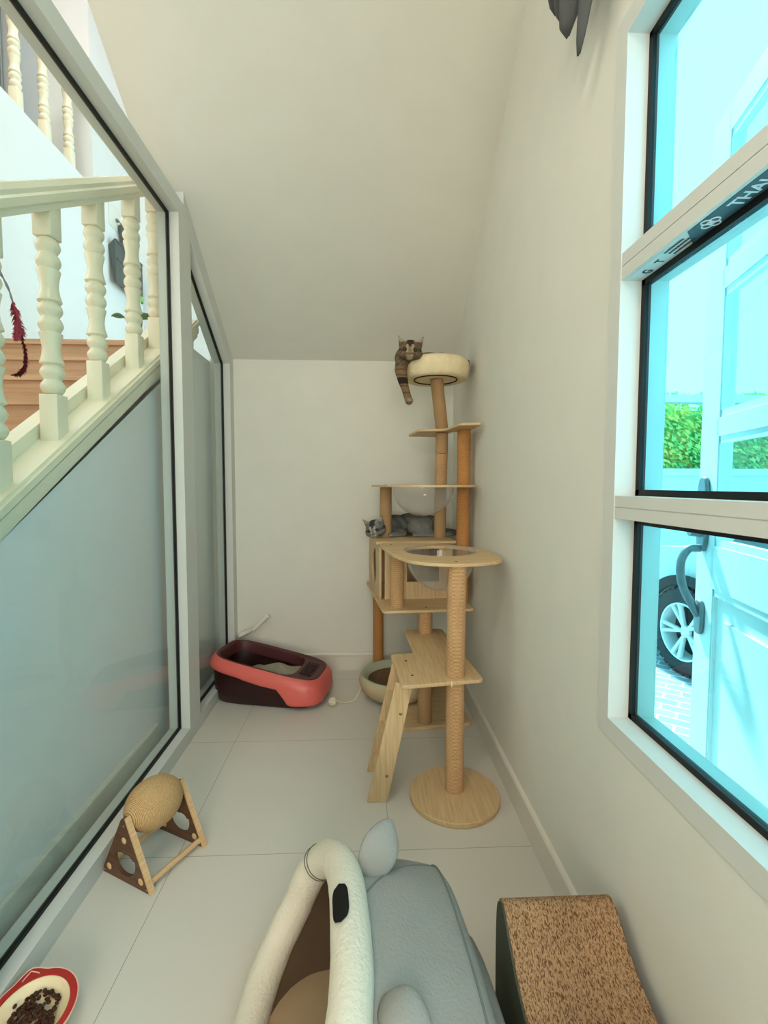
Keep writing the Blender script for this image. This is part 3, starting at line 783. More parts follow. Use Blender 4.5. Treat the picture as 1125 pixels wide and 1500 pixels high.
m.loft([lring(0.376, .218, lambda x, y: max(.028, skirt(x, y))), lring(0.381, .223, lambda x, y: max(.032, skirt(x, y))+.004), lring(0.384, .226, lambda x, y: max(.034, skirt(x, y))+.018), lring(0.380, .222, lambda x, y: ztop(x)-.012), lring(0.367, .209, lambda x, y: ztop(x)+.012), lring(0.349, .190, lambda x, y: ztop(x)+.030), lring(0.344, .186, lambda x, y: ztop(x)+.032), lring(0.342, .184, lambda x, y: ztop(x)+.02)], caps=False)
solid(m.build('lid_band', M['pink'], lb, angle=60), .004, -1)
m = MB()
hole = [(-.04+x, y) for x, y in sup(.27, .17, NL)]
ringo = lambda a, b, dz: [ML @ Vector((x, y, ztop(x)+dz)) for x, y in sup(a, b, NL)]
ringh = lambda s_, dz: [ML @ Vector((-.068+x, y, ztop(-.068+x)+dz)) for x, y in sup(.258*s_, .172*s_, NL)]
m.loft([ringo(.347, .189, .030), ringo(.343, .186, .036), ringo(.336, .180, .034), ringh(1.02, .026), ringh(1.0, .016), ringh(.99, -.045)], caps=False)
lid = m.build('lid_rim', M['maroon2'], lb, angle=60)
for i in range(5):
    for j in range(7):
        x = .195+.014*i; y = -.10+.026*j
        MB_ = None
gr = MB()
for i in range(5): gr.box((.222+.017*i, -.105, 0), (.226+.017*i, .085, .004))
for j in range(9): gr.box((.220, -.105+.0235*j, 0), (.298, -.102+.0235*j, .004))
for vt in gr.bm.verts: vt.co = ML @ (vt.co+Vector((0, 0, ztop(vt.co.x)+.0335)))
gr.build('grip_grid', M['maroon'], lid, smooth=False)
m = MB()
loops = []
for k in range(12):
    s_ = 1-k/11*.999
    loops.append([ML @ Vector((-.0+x*s_, y*s_, .095+.045*(1-s_**2)+.028*mnoise.noise(Vector((x*s_*9, y*s_*9, 3)))+.05*math.exp(-((x*s_+.03)**2+(y*s_-.02)**2)*50)+.05*sstep(.0, .25, x*s_)*(1-s_**4))) for x, y in sup(.32, .185, 64)])
m.loft(loops); o = m.build('litter', M['litter'], lb, angle=80); o['kind'] = 'stuff'
sc = thing('litter_scoop', (-.86, 3.44, .29), 'white plastic litter scoop leaning in the corner behind the litter box', 'scoop')
m = MB()
loops = []
for i in range(9):
    t = i/8; c = Vector((-.93, 3.47, .275)).lerp(Vector((-.815, 3.462, .335)), t); wd = .055*sin(pi*(.22+.62*t)); 
    nrm = Vector((-.5, -.15, .85)).normalized(); sd = Vector((.2, -.95, 0)).normalized()
    loops.append([c+sd*wd*(-1+2*j/8)+nrm*(.022*(1-(1-2*j/8)**2)*-1+.012) for j in range(9)])
m.loft(loops, closed=False); solid(m.build('scoop_head', M['whitepl'], sc, angle=60), .003)
MB().tube([(-.83, 3.462, .32), (-.805, 3.463, .34), (-.76, 3.46, .385), (-.715, 3.457, .432), (-.705, 3.456, .442)], [.016, .013, .015, .018, .013], 12, flat=.7).build('handle', M['whitepl'], sc)
# rope ball with its cord
ball = thing('rope_ball_toy', (-.20, 2.94, 0), 'small knotted white rope ball on a cord beside the litter box', 'cat toy')
m = MB()
for ax in range(3):
    for off in (-.010, 0, .010):
        ring = []
        for i in range(28):
            a = 2*pi*i/28; rr = sqrt(.022**2-off**2)
            p = [rr*cos(a), rr*sin(a)]; p.insert(ax, off); ring.append(Vector(p)+Vector((-.20, 2.94, .028)))
        m.tube(ring, .006, 8, closed=True)
m.ell((-.20, 2.94, .028), .021); m.build('knot', M['rope'], ball)
MB().tube(bez([(-.18, 2.945, .03), (-.13, 2.96, .008), (-.07, 2.985, .012), (-.04, 3.0, .05), (-.02, 3.0, .09)], 20), .0035, 8).build('cord', M['rope'], ball)
# round scratcher bowl under the tree
sb = thing('round_scratcher', (.215, 3.075, .022), 'round felt scratcher bed with a pale green rim under the cat tree', 'scratcher')
sc0 = (.215, 3.075, .022)
MB().lathe([(0, 0), (.17, 0), (.20, .006), (.235, .04), (.25, .085), (.246, .118), (.238, .128), (.232, .12)], sc0, 64).build('felt_shell', M['scr_out'], sb, angle=60)
MB().lathe([(.2385, .1275), (.234, .136), (.222, .134), (.198, .108), (.19, .094), (.196, .088)], sc0, 64).build('rim', M['sage'], sb, angle=60)
MB().lathe([(.199, .092), (.18, .07), (.13, .05), (.06, .04), (0, .038)], sc0, 64).build('scratch_pad', M['carpet'], sb, angle=60)

# ------------------------------------------------------------------ sisal roller
rl = thing('sisal_roller', (-.785, 1.74, 0), 'oval sisal roller between two brown triangular sides beside the glass partition', 'cat toy', rz=R(-27.5))
MR = parent_world(rl)
lx = lambda x, y, z: MR @ Vector((x, y, z))
def tri(y0, th):
    hw_, hh = .124, .232
    # triangular outline resampled with a round cheese hole in the middle
    ctr = (0, .078); n_ = 90; outer = []; hole_ = []
    V = [(-hw_, 0), (hw_, 0), (.010, hh), (-.010, hh)]
    for i in range(n_):
        a = 2*pi*i/n_; dx, dz = cos(a), sin(a); best = 9
        for j in range(4):
            (x1, z1), (x2, z2) = V[j], V[(j+1) % 4]
            den = dx*(z2-z1)-dz*(x2-x1)
            if abs(den) < 1e-9: continue
            t = ((x1-ctr[0])*(z2-z1)-(z1-ctr[1])*(x2-x1))/den
            s_ = ((x1-ctr[0])*dz-(z1-ctr[1])*dx)/den
            if t > 0 and -1e-6 <= s_ <= 1+1e-6: best = min(best, t)
        outer.append(lx(ctr[0]+dx*best, y0, ctr[1]+dz*best))
        rr = .050 if dz < .35 else .050*(.55+.30*abs(dx))
        hole_.append(lx(ctr[0]+dx*rr*1.1, y0, ctr[1]-.004+dz*rr))
    return MB().prism(outer, (MR.to_3x3() @ Vector((0, th, 0))), hole_)
for y0 in (-.125, .110):
    side = tri(y0, .014).build('triangle_side', M['tri'], rl, smooth=False)
    for sx, mat in ((1, M['pine']),):
        a, b = Vector((sx*.126, 0)), Vector((sx*.008, .236)); e_ = (b-a).normalized(); nn = Vector((e_.y, -e_.x))*sx*.007
        P = [lx(a.x, y0-.003, a.y), lx(a.x+nn.x, y0-.003, max(0, a.y+nn.y)), lx(b.x+nn.x, y0-.003, b.y+nn.y), lx(b.x, y0-.003, b.y)]
        MB().prism(P, MR.to_3x3() @ Vector((0, .020, 0))).build('edge_strip', mat, side, smooth=False)
    for x_, z_, rr in ((0, .152, .016), (-.084, .030, .017), (.080, .030, .017)):
        m = MB().ell((0, 0, 0), (rr, .0105, rr))
        m.bm.transform(MR @ Matrix.Translation((x_, y0+.007, z_))); m.build('cheese_hole', M['pine'], side)
    for x_, z_ in ((0, .205), (-.108, .010), (.108, .010)):
        m = MB().ell((0, 0, 0), (.005, .0095, .005)); m.bm.transform(MR @ Matrix.Translation((x_, y0+.007, z_))); m.build('screw', M['steel'], side)
MB().tube([lx(.105, -.115, .022), lx(.105, .115, .022)], .010, 14).build('dowel', M['pine'], rl)
MB().tube([lx(-.105, -.115, .022), lx(-.105, .115, .022)], .010, 14).build('dowel', M['pine'], rl)
m = MB().ell((0, 0, 0), (.088, .109, .088), seg=48, rings=32); m.bm.transform(MR @ Matrix.Translation((0, 0, .215)))
m.build('roller', M['sisal_ball'], rl)
MB().tube([lx(0, -.12, .215), lx(0, .12, .215)], .006, 10).build('axle', M['pine'], rl)

# ------------------------------------------------------------------ food bowl
fb = thing('cat_bowl', (-.845, 1.165, 0), 'cream bowl with a red cat-eared rim holding brown kibble', 'bowl', rz=R(0))
B0 = Vector((-.845, 1.165, 0)); tilt = Matrix.Rotation(R(6), 3, 'X') @ Matrix.Rotation(R(0), 3, 'Y')
def bring(r, z, ear=0, tl=1):
    out = []
    for i in range(72):
        a = 2*pi*i/72; rr = r
        for ea in (R(122), R(205)):
            dd = abs((a-ea+pi) % (2*pi)-pi)
            if dd < .35: rr += ear*(1-dd/.35)
        p = Vector((rr*cos(a), rr*sin(a), z))
        out.append(B0+(Matrix.Rotation(R(6)*tl, 3, 'X') @ p))
    return out
m = MB().loft([bring(.070, .0, 0, 0), bring(.074, .004, 0, 0), bring(.080, .03, 0, .5), bring(.097, .058, .016), bring(.104, .062, .020), bring(.1045, .0655, .020), bring(.084, .0665), bring(.079, .062), bring(.066, .046), bring(.04, .040), bring(.005, .039)])
bw = m.build('bowl_body', M['cream_c'], fb, angle=60)
m = MB().loft([bring(.102, .0675, .018), bring(.1015, .069, .018), bring(.086, .070), bring(.085, .0675)], caps=False); m.build('red_rim', M['red_c'], bw, angle=60)
m = MB().tube(bring(.1035, .0675, .0195), .0018, 6, closed=True); m.build('rim_edge', M['pink_c'], bw)
for ea in (R(122), R(205)):
    m = MB(); arc = []
    for i in range(13):
        a = ea-.2+.4*i/12; rr = .095+.016*(1-abs(a-ea)/.2); arc.append(B0+Matrix.Rotation(R(6), 3, 'X') @ Vector((rr*cos(a), rr*sin(a), .0705)))
    m.tube(arc, .0014, 6)
    m.build('ear_outline', M['pink_c'], bw)
m = MB()
for i in range(170):
    rr = .062*sqrt(random.random()); a = random.uniform(0, 2*pi)
    if -2.0 < a-2*pi < -.9 and rr > .035 and random.random() < .6: continue
    p = B0+Matrix.Rotation(R(6), 3, 'X') @ Vector((rr*cos(a), rr*sin(a), .0455+random.uniform(0, .012)))
    m.ell(p, (.0055, .0055, .0035), Euler((random.uniform(-.6, .6), random.uniform(-.6, .6), 0)).to_matrix(), 10, 6)
kb = m.build('kibble', M['kibble'])
tag(kb, 'brown dry kibble heaped inside the red-rimmed cat bowl', 'cat food', kind='stuff')

# ------------------------------------------------------------------ plush cave bed
cv = thing('cat_cave', (.03, 1.0, 0), 'grey plush animal-shaped cat cave with a cream mouth rim', 'cat bed', rz=R(5))
MC = parent_world(cv)
NC = 48
def cring(k):
    """k 0..1 from the mouth to the tail end; returns a loop (local x back, y to the far side, z up)"""
    out = []
    for i in range(NC):
        a = 2*pi*i/NC; c, s_ = cos(a), sin(a)
        up = .5+.5*s_                     # 0 at the bottom, 1 at the top
        # mouth: bottom far forward, top leaning back
        xm = -.298+.248*up**.9
        xe = .245+.01*up
        t = k
        W = .318*(1+.04*sin(pi*t))*(1-max(0, t-.78)**2*7)
        Htop = .425-.02*t-.10*max(0, t-.3)**1.5-max(0, t-.85)*.75
        cc = math.copysign(abs(c)**.74, c); ss = math.copysign(abs(s_)**.8, s_)
        bot = .055*(1-min(1, t*6))
        z = bot+(Htop-bot)*(.5+.5*ss)
        x = xm+(xe-xm)*t+.03*t*(1-up)*(1 if t > .5 else 2*t)
        out.append(Vector((x, cc*W, max(.004, z))))
    return out
def closing(loop, n=5):
    cen = sum(loop, Vector())/len(loop); res = []
    for i in range(1, n+1):
        s_ = cos(pi/2*i/n*.985); dx = .04*sin(pi/2*i/n)
        res.append([Vector((p.x+dx, cen.y+(p.y-cen.y)*s_, max(.004, cen.z*.75+(p.z-cen.z*.75)*s_))) for p in loop])
    return res
ks = [i/16 for i in range(17)]
body = [cring(k) for k in ks]; body += closing(body[-1])
m = MB().loft([[MC @ p for p in l] for l in body], caps=False)
m.bm.faces.new([vt for vt in m.bm.verts][-NC:])
ob = m.build('plush_shell', M['grey'], cv, angle=80)
# lining, slightly inside
m = MB()
def inset(l, d):
    cen = sum(l, Vector())/len(l); return [p+(cen-p).normalized()*d for p in l]
inn = [inset(cring(k), .022) for k in ks[:15]]
for l in inn:
    for p in l: p.z = max(p.z, .022)
inn.append([sum(inn[-1], Vector())/NC+(p-sum(inn[-1], Vector())/NC)*.05+Vector((.02, 0, 0)) for p in inn[-1]])
m.loft([[MC @ p for p in l] for l in inn], caps=False); m.build('lining', M['inner'], cv, angle=80)
# cushion floor
m = MB(); loops = []
for s_, z_ in ((1, .03), (1.02, .045), (.98, .062), (.9, .07), (.6, .074), (.2, .074), (.01, .074)):
    loops.append([MC @ Vector((-.05+x*s_, y*s_, z_)) for x, y in sup(.25, .27, 48, 2.8)])
m.loft(loops); m.build('cushion', M['cushion'], cv, angle=80)
# fleece rim around the mouth
rim = []
for i in range(96):
    a = 2*pi*i/96
    l = cring(0); j = a/(2*pi)*NC; b = int(j) % NC; f_ = j-int(j)
    p = l[b].lerp(l[(b+1) % NC], f_)+Vector((-.012, 0, .006)); rim.append(p)
rad = [.044+.002*mnoise.noise(Vector((i*.35, 0, 0))) for i in range(96)]
for p in rim: p.z = max(p.z, .047)
m = MB().tube([MC @ p for p in rim], rad, 20, closed=True)
ro = m.build('fleece_rim', M['cream'], cv, angle=80)
# black patch on the rim, wrapped over the tube
def rim_patch(i0, i1, t0, t1, name, mat, off=.0025):
    loops = []; n_ = 14
    for i in range(n_):
        f_ = i/(n_-1); idx = i0+(i1-i0)*f_; b = int(idx) % 96; p = rim[b].lerp(rim[(b+1) % 96], idx-int(idx))
        tg = (rim[(b+2) % 96]-rim[b-2]).normalized()
        out_ = Vector((-1, 0, .75)).normalized(); out_ = (out_-tg*out_.dot(tg)).normalized(); sd = tg.cross(out_)
        wv = sqrt(max(0, 1-(2*f_-1)**4)); tm, tw = (t0+t1)/2, (t1-t0)/2*wv
        loops.append([MC @ (p+(out_*cos(R(tm-tw+2*tw*j/8))+sd*sin(R(tm-tw+2*tw*j/8)))*(.046+off)) for j in range(9)])
    mm = MB().loft(loops, closed=False); return solid(mm.build(name, mat, ro, angle=80), .002)
PATCH = rim_patch(22.3, 25.0, -50, -2, 'black_patch', M['black'])
# ears
def ear(base, tipdir, bend, L_, Wd, name='ear'):
    loops = []; b = Vector(base); t_ = Vector(tipdir).normalized(); sd = t_.cross(Vector(bend)).normalized(); nn = sd.cross(t_).normalized()
    for i in range(13):
        f_ = i/12; wd = Wd*(sin(pi*(.12+.86*f_))**.75); th = .017*sin(pi*(.15+.8*f_))**.6
        c_ = b+t_*L_*f_+nn*(.02*sin(pi*f_))
        loops.append([MC @ (c_+sd*wd*cos(2*pi*j/18)+nn*th*sin(2*pi*j/18)) for j in range(18)])
    return MB().loft(loops).build(name, M['grey'], cv, angle=80)
ear((-.012, .150, .405), (.42, .46, .52), (.2, -.7, .65), .14, .050)
ear((-.01, -.15, .408), (.70, -.62, .06), (-.2, -.2, .95), .11, .042)
# seams
def surf(kf, af):
    """point on the shell; kf 0..1 along, af angle"""
    i = kf*16; a0 = int(min(i, 15)); f_ = i-a0; j = (af/(2*pi)*NC) % NC; b = int(j); g_ = j-b
    l0, l1 = cring(ks[a0]), cring(ks[a0+1])
    P0 = l0[b].lerp(l0[(b+1) % NC], g_); P1 = l1[b].lerp(l1[(b+1) % NC], g_)
    return MC @ P0.lerp(P1, f_)
m = MB().tube([surf(.80, R(-10)+R(200)*i/50)+Vector((0, 0, .0005)) for i in range(51)], .0032, 6); m.build('seam', M['seam'], cv)
m = MB().tube([surf(.80*i/20, R(88)-R(40)*(i/20)**.8) for i in range(21)], .0028, 6); m.build('seam', M['seam'], cv)
m = MB()
for i0 in (6.0, 7.6):
    b = int(i0); p = rim[b]; tg = (rim[b+2]-rim[b-2]).normalized(); u_ = tg.cross(Vector((0, 0, 1))).normalized(); v_ = tg.cross(u_)
    m.tube([MC @ (p+(u_*cos(2*pi*i/24)+v_*sin(2*pi*i/24))*.0455+tg*.006*sin(2*pi*i/24)) for i in range(24)], .0013, 5, closed=True)
m.build('stitching', M['thread'], ro)

# ------------------------------------------------------------------ cardboard wave scratcher
ws = thing('wave_scratcher', (.48, 1.0, 0), 'wave-shaped brown corrugated cardboard scratcher against the right wall', 'scratcher')
prof = bez([(1.165, .0), (1.172, .16), (1.168, .30), (1.140, .342), (1.105, .338), (1.065, .305), (1.01, .27), (.94, .248), (.85, .24), (.76, .25), (.68, .285), (.62, .325), (.585, .332), (.56, .30), (.55, .15), (.55, 0)], 72)
top_ = [(p.x, p.y) for p in prof]
xl_, xr_ = .350, .630
P, d = slab_yz(xl_, xr_, top_)
m = MB().prism(P, d)
wsb = m.build('cardboard_body', M['card'], ws, angle=40)
sideP = [(yv-.0, max(0, zv-.008)) for yv, zv in top_]
for x0 in (xl_-.004, xr_):
    P, d = slab_yz(x0, x0+.004, sideP); MB().prism(P, d).build('side_panel', M['cardside'], ws, smooth=False)

# ------------------------------------------------------------------ curtain ends at the top right
cu = thing('curtain', (.60, 1.25, 2.56), 'grey curtain hem hanging in pointed folds above the window', 'curtain')
m = MB()
def lobe(tip, topc, w0, w1, sharp, curl):
    tip, topc = Vector(tip), Vector(topc); ax = (topc-tip); loops = []
    side = Vector((.38, -.92, 0)).normalized()
    for i in range(16):
        t = i/15; c_ = tip+ax*t+Vector((-.012*sin(pi*t), 0, 0)); w_ = w0*(t**sharp)+.004 if t < 1 else w0
        w_ = min(w_, w0+(w1-w0)*t) if t > .3 else w_
        loops.append([c_+side*w_*(-1+2*j/10)+Vector((-curl*(1-(1-2*j/10)**2)*min(1, w_/w0), 0, 0)) for j in range(11)])
    m.loft(loops, closed=False)
lobe((.585, 1.335, 2.565), (.595, 1.10, 2.98), .046, .055, .62, .03)
lobe((.575, 1.385, 2.655), (.565, 1.16, 3.00), .050, .055, .28, .04)
lobe((.575, 1.425, 2.73), (.55, 1.22, 3.02), .050, .055, .38, .045)
lobe((.575, 1.475, 2.80), (.545, 1.30, 3.03), .046, .05, .45, .045)
solid(m.build('cloth', M['curtain'], cu, angle=80), .006)
MB().tube([(.57, .95, 3.0), (.57, 1.45, 3.03)], .05, 14).build('gather', M['curtain'], cu)
m = MB().tube([(.57, -.2, 3.02), (.57, 1.5, 3.02)], .014, 12); m.tube([(.57, 1.4, 3.02), (XR, 1.4, 3.02)], .01, 8); m.tube([(.57, 0, 3.02), (XR, 0, 3.02)], .01, 8); m.build('rod', M['steel'], cu)

# ------------------------------------------------------------------ feather wand by the glass
ft = thing('feather_toy', (-.93, 1.09, 2.12), 'red feather cat toy dangling on a silver cord by the partition', 'cat toy')
MB().tube([(-.944, 1.08, 2.13), (-.925, 1.085, 2.135), (-.915, 1.09, 2.12)], .006, 8).build('hook', M['whitepl'], ft)
cordp = bez([(-.915, 1.09, 2.12), (-.925, 1.17, 2.02), (-.915, 1.235, 1.955), (-.905, 1.272, 1.905), (-.902, 1.287, 1.868)], 24)
m = MB()
for ph in (0, pi):
    m.tube([p+Vector((.0, .010*sin(i*.9+ph)*(1-i/26), .010*cos(i*.9+ph)*(1-i/26))) for i, p in enumerate(cordp)], .0018, 6)
m.build('cord', M['cord'], ft)
def plume(pts, L_, mat, n=46, down=.6, name='feather'):
    """a quill with separate barbs"""
    pts = bez(pts, n); mm = MB(); mm.tube(pts, [.0022*(1-.8*i/n) for i in range(n+1)], 6)
    for i in range(1, n):
        t = (pts[min(i+1, n)]-pts[i-1]).normalized()
        e = L_*sin(pi*min(1, (i+3)/(n+2)))**.6
        for s_ in (-1, 1):
            sd = Vector((.35*random.uniform(-1, 1), 1*s_, .12)); sd = (sd-t*sd.dot(t)).normalized()
            tipp = pts[i]+sd*e*random.uniform(.7, 1.1)+t*e*down+Vector((random.uniform(-.004, .004), 0, 0))
            mid = pts[i]+sd*e*.5+t*e*down*.3
            w_ = .0024
            vs = [mm.bm.verts.new(pts[i]-t*w_), mm.bm.verts.new(pts[i]+t*w_), mm.bm.verts.new(mid+t*w_), mm.bm.verts.new(tipp), mm.bm.verts.new(mid-t*w_)]
            mm.bm.faces.new(vs)
    return mm.build(name, mat, ft, smooth=False)
plume([(-.902, 1.287, 1.868), (-.901, 1.297, 1.835), (-.90, 1.308, 1.80), (-.90, 1.313, 1.775)], .024, M['feather'])
plume([(-.902, 1.287, 1.865), (-.895, 1.291, 1.83), (-.895, 1.288, 1.79), (-.895, 1.278, 1.765)], .016, M['feather'])
plume([(-.90, 1.310, 1.79), (-.90, 1.322, 1.75), (-.90, 1.318, 1.71), (-.90, 1.296, 1.685), (-.90, 1.265, 1.677)], .010, M['feather_d'], 60, 1.0, 'tail_feather')

# ------------------------------------------------------------------ dustpan, plant, things upstairs
k_ = 2.45/1.9
SCL = Matrix.Translation((0, 0, 1.4)) @ Matrix.Diagonal((k_, k_, k_, 1)) @ Matrix.Translation((0, 0, -1.4))
DW = lambda x, y, z: SCL @ Vector((x, y, z))
hk = MB().box((-2.4495, 4.815, 3.90), (-2.443, 5.035, 4.13)).build('wall_hook', M['whitepl'])
bev(hk, .004); tag(hk, 'white square adhesive wall hook holding the dustpan', 'hook')
dp = thing('dustpan', (-2.43, 5.03, 3.9), 'charcoal dustpan hung on the stairwell wall behind the balusters', 'dustpan')
MB().box((-2.443, 4.935, 3.98), (-2.425, 4.955, 4.01)).tube([(-2.425, 4.945, 4.0), (-2.405, 4.970, 3.97)], .007, 8).build('hanging_loop', M['steel'], dp)
MB().tube([(-2.405, 4.975, 3.97), (-2.402, 4.980, 3.95), (-2.395, 5.005, 3.70)], [.03, .042, .044], 10, flat=.5).build('handle', M['darkpl'], dp)
m = MB()
m.box((-2.392, 4.795, 3.34), (-2.382, 5.355, 3.755), bev=.003)
m.prism([(-2.445, 4.800, 3.69), (-2.385, 4.800, 3.755), (-2.385, 4.800, 3.34), (-2.40, 4.800, 3.34)], (0, -.008, 0))
m.prism([(-2.445, 5.345, 3.69), (-2.385, 5.345, 3.755), (-2.385, 5.345, 3.34), (-2.40, 5.345, 3.34)], (0, .008, 0))
m.box((-2.445, 4.795, 3.69), (-2.385, 5.355, 3.70)); m.box((-2.382, 4.825, 3.565), (-2.374, 5.335, 3.585)); m.box((-2.382, 4.805, 3.735), (-2.374, 5.345, 3.752))
m.build('pan', M['darkpl'], dp, smooth=False)
pl = thing('potted_plant', (-1.66, 3.68, 2.31), 'small leafy pot plant standing on the stair landing', 'plant')
MB().lathe([(0, 0), (.05, 0), (.065, .10), (.07, .10), (.07, .115), (.058, .115), (.055, .10), (0, .10)], (-1.66, 3.68, 2.31), 24).build('pot', M['pot'], pl)
for (dx, dy, dz, mt, s_) in ((-.10, -.03, .21, 'leaf', 1.1), (.02, -.02, .20, 'leaf', 1.2), (.06, .0, .14, 'leaf', 1.2), (-.01, .0, .33, 'leaf2', .9), (.09, .03, .19, 'leaf', 1.1), (.03, .04, .12, 'leaf', 1.1)):
    a = Vector((-1.66, 3.68, 2.41)); b = a+Vector((dx, dy, dz))
    P_ = bez([a, a+Vector((dx*.4, dy*.4, dz*.7)), b], 10)
    m = MB().tube(P_, .004, 6)
    t_ = Vector((dx+.02, dy, .03)).normalized(); sd = t_.cross(Vector((0, .25, 1))).normalized(); lp = []
    for i in range(9):
        f_ = i/8; wv = .034*s_*sin(pi*(.04+.94*f_)); cc = b+t_*.085*s_*f_-Vector((0, 0, .03*f_*f_))
        lp.append([cc-sd*wv+Vector((0, 0, .006)), cc, cc+sd*wv+Vector((0, 0, .006))])
    m.loft(lp, closed=False); solid(m.build('leaf', M[mt], pl, angle=80), .0015)
hc = MB(); lp = []
for i in range(61): lp.append([Vector((-3.80+.66*i/60, 4.48+.035*sin(i*.9), z)) for z in (4.09, 6.3)])
hc.loft(lp, closed=False)
o = solid(hc.build('hall_curtain', M['greyfab'], angle=80), .006); tag(o, 'long grey curtain in the upstairs hall behind the balusters', 'curtain')
dr = rootS('door_2', (-3.0, 4.55, 4.08))
MB().box((-3.12, 4.53, 4.085), (-2.86, 4.575, 6.1), bev=.004).build('door_leaf', M['greydoor'], dr)
MB().tube([(-3.0, 4.535, 4.30), (-3.0, 4.50, 4.30), (-2.92, 4.50, 4.30)], .012, 8).build('handle', M['steel'], dr)
MB().box((-3.11, 4.518, 4.46), (-2.87, 4.532, 4.485)).build('rail', M['pewter'], dr)

# ------------------------------------------------------------------ outside: paving, door leaf, car, wall, hedge
struct(MB().box((.80, -4, -.2), (12, 9.5, -.1)).build('ground', M['pave'], smooth=False))
D = rootS('door_1', (1.0, 1.0, -.1)); 
E0 = Vector((1.105, 1.49, 0)); dd = Vector((-.25, -.968, 0)).normalized(); dn = Vector((-.968, .25, 0)).normalized()
def dbox(name, s0, s1, z0, z1, t0, t1, mat, parent=D, bv=0):
    P = [E0+dd*s0+dn*t0, E0+dd*s1+dn*t0, E0+dd*s1+dn*t1, E0+dd*s0+dn*t1]
    o = MB().prism([p+Vector((0, 0, z0)) for p in P], (0, 0, z1-z0)).build(name, mat, parent, smooth=False)
    return bev(o, bv) if bv else o
W_ = .95
m = MB()
def dm(s0, s1, z0, z1, t0=-.02, t1=.02):
    P = [E0+dd*s0+dn*t0, E0+dd*s1+dn*t0, E0+dd*s1+dn*t1, E0+dd*s0+dn*t1]; m.prism([p+Vector((0, 0, z0)) for p in P], (0, 0, z1-z0))
dm(0, .115, -.09, 2.5); dm(W_-.10, W_, -.09, 2.5)
for z0, z1 in ((-.09, .14), (1.085, 1.215), (1.545, 1.60), (1.975, 2.035), (2.42, 2.5)): dm(.10, W_-.10, z0, z1)
dm(.10, W_-.10, .14, 1.085, -.008, .008)
m.build('door_leaf', M['ext_white'], D, smooth=False)
m = MB()
for z0, z1 in ((.14, 1.085), (1.215, 1.545), (1.60, 1.975), (2.035, 2.42)):
    for wv, tv in ((.022, .017), (.012, .012)):
        dm(.10, .10+wv, z0, z1, .0, tv); dm(W_-.10-wv, W_-.10, z0, z1, 0, tv); dm(.10, W_-.10, z0, z0+wv, 0, tv); dm(.10, W_-.10, z1-wv, z1, 0, tv)
dm(.185, W_-.185, .225, 1.0, 0, .016)
m.build('moulding', M['ext_white'], D, smooth=False)
for z0, z1 in ((1.215, 1.545), (1.60, 1.975), (2.035, 2.42)): dbox('pane', .11, W_-.11, z0+.005, z1-.005, -.003, .003, M['glass_clear'])
# antique handle
hd = bpy.data.objects.new('handle', None); COL.objects.link(hd); hd.parent = D; hd.location = (0, 0, 0)
dpnt = lambda s_, t_, z: E0+dd*s_+dn*t_+Vector((0, 0, z))
def plate(z0, z1, wv, name):
    out = []
    for i in range(32):
        a = 2*pi*i/32; out.append(dpnt(.05+wv*math.copysign(abs(cos(a))**.6, cos(a)), .02, (z0+z1)/2+(z1-z0)/2*math.copysign(abs(sin(a))**.75, sin(a))))
    bev(MB().prism(out, dn*.014).build(name, M['pewter'], hd), .004)
plate(1.19, 1.425, .034, 'lock_plate'); plate(.925, 1.035, .026, 'lower_plate')
MB().tube([dpnt(.05, .03, 1.26), dpnt(.05, .065, 1.26)], [.026, .022], 18).build('lock_barrel', M['pewter'], hd)
MB().tube(bez([dpnt(.05, .03, 1.20), dpnt(.05, .065, 1.195), dpnt(.05, .085, 1.15), dpnt(.05, .078, 1.08), dpnt(.05, .05, 1.02), dpnt(.05, .03, .985)], 24), .0125, 12).build('pull', M['pewter'], hd)
# car
car = thing('car', (3.45, 3.13, -.1), 'white parked car beyond the tinted window with an alloy wheel showing', 'car', rz=R(7))
KC = parent_world(car)
# side profile, local y along the car (nose at +y), z from ground; wheel arch cut at y=.62 and -1.95
def arc(c, r_, a0, a1, n_=14): return [(c+r_*cos(a0+(a1-a0)*i/n_), .33+r_*sin(a0+(a1-a0)*i/n_)) for i in range(n_+1)]
wy = .55
profc = [(1.42, .28)]+arc(wy, .40, R(-8), R(188))[0:]+arc(wy-2.6, .40, R(-8), R(188))+[(-2.85, .3), (-2.9, .75), (-2.8, .98), (-2.2, 1.05), (-.2, 1.05), (.3, 1.04), (.9, .98), (1.3, .86), (1.45, .65), (1.46, .4)]
def cring_(xo, shrink):
    out = []
    for y, z in profc: out.append(KC @ Vector((xo, y*(1-shrink*.02), z*(1-shrink*.03) if z > .8 else z)))
    return out
m = MB().loft([cring_(-.80, 1.5), cring_(-.86, .5), cring_(-.88, 0), cring_(.88, 0), cring_(.80, 1.5)]); m.build('car_body', M['car'], car, angle=30)
cab = [(.35, 1.03), (-.45, 1.52), (-1.0, 1.58), (-2.0, 1.55), (-2.75, 1.0)]
lo = lambda xo, s_: [KC @ Vector((xo, y, z if z < 1.1 else z-.03*s_)) for y, z in cab]
m = MB().loft([lo(-.80, 0), lo(-.66, -1), lo(.66, -1), lo(.80, 0)]); m.build('cabin_glass', M['cglass'], car, angle=30)
m = MB(); m.prism([KC @ Vector((-.62, y, z)) for y, z in ((-.42, 1.545), (-1.0, 1.612), (-2.0, 1.585), (-2.05, 1.56), (-1.0, 1.58), (-.45, 1.52))], KC.to_3x3() @ Vector((1.24, 0, 0))); m.build('car_roof', M['car'], car, smooth=False)
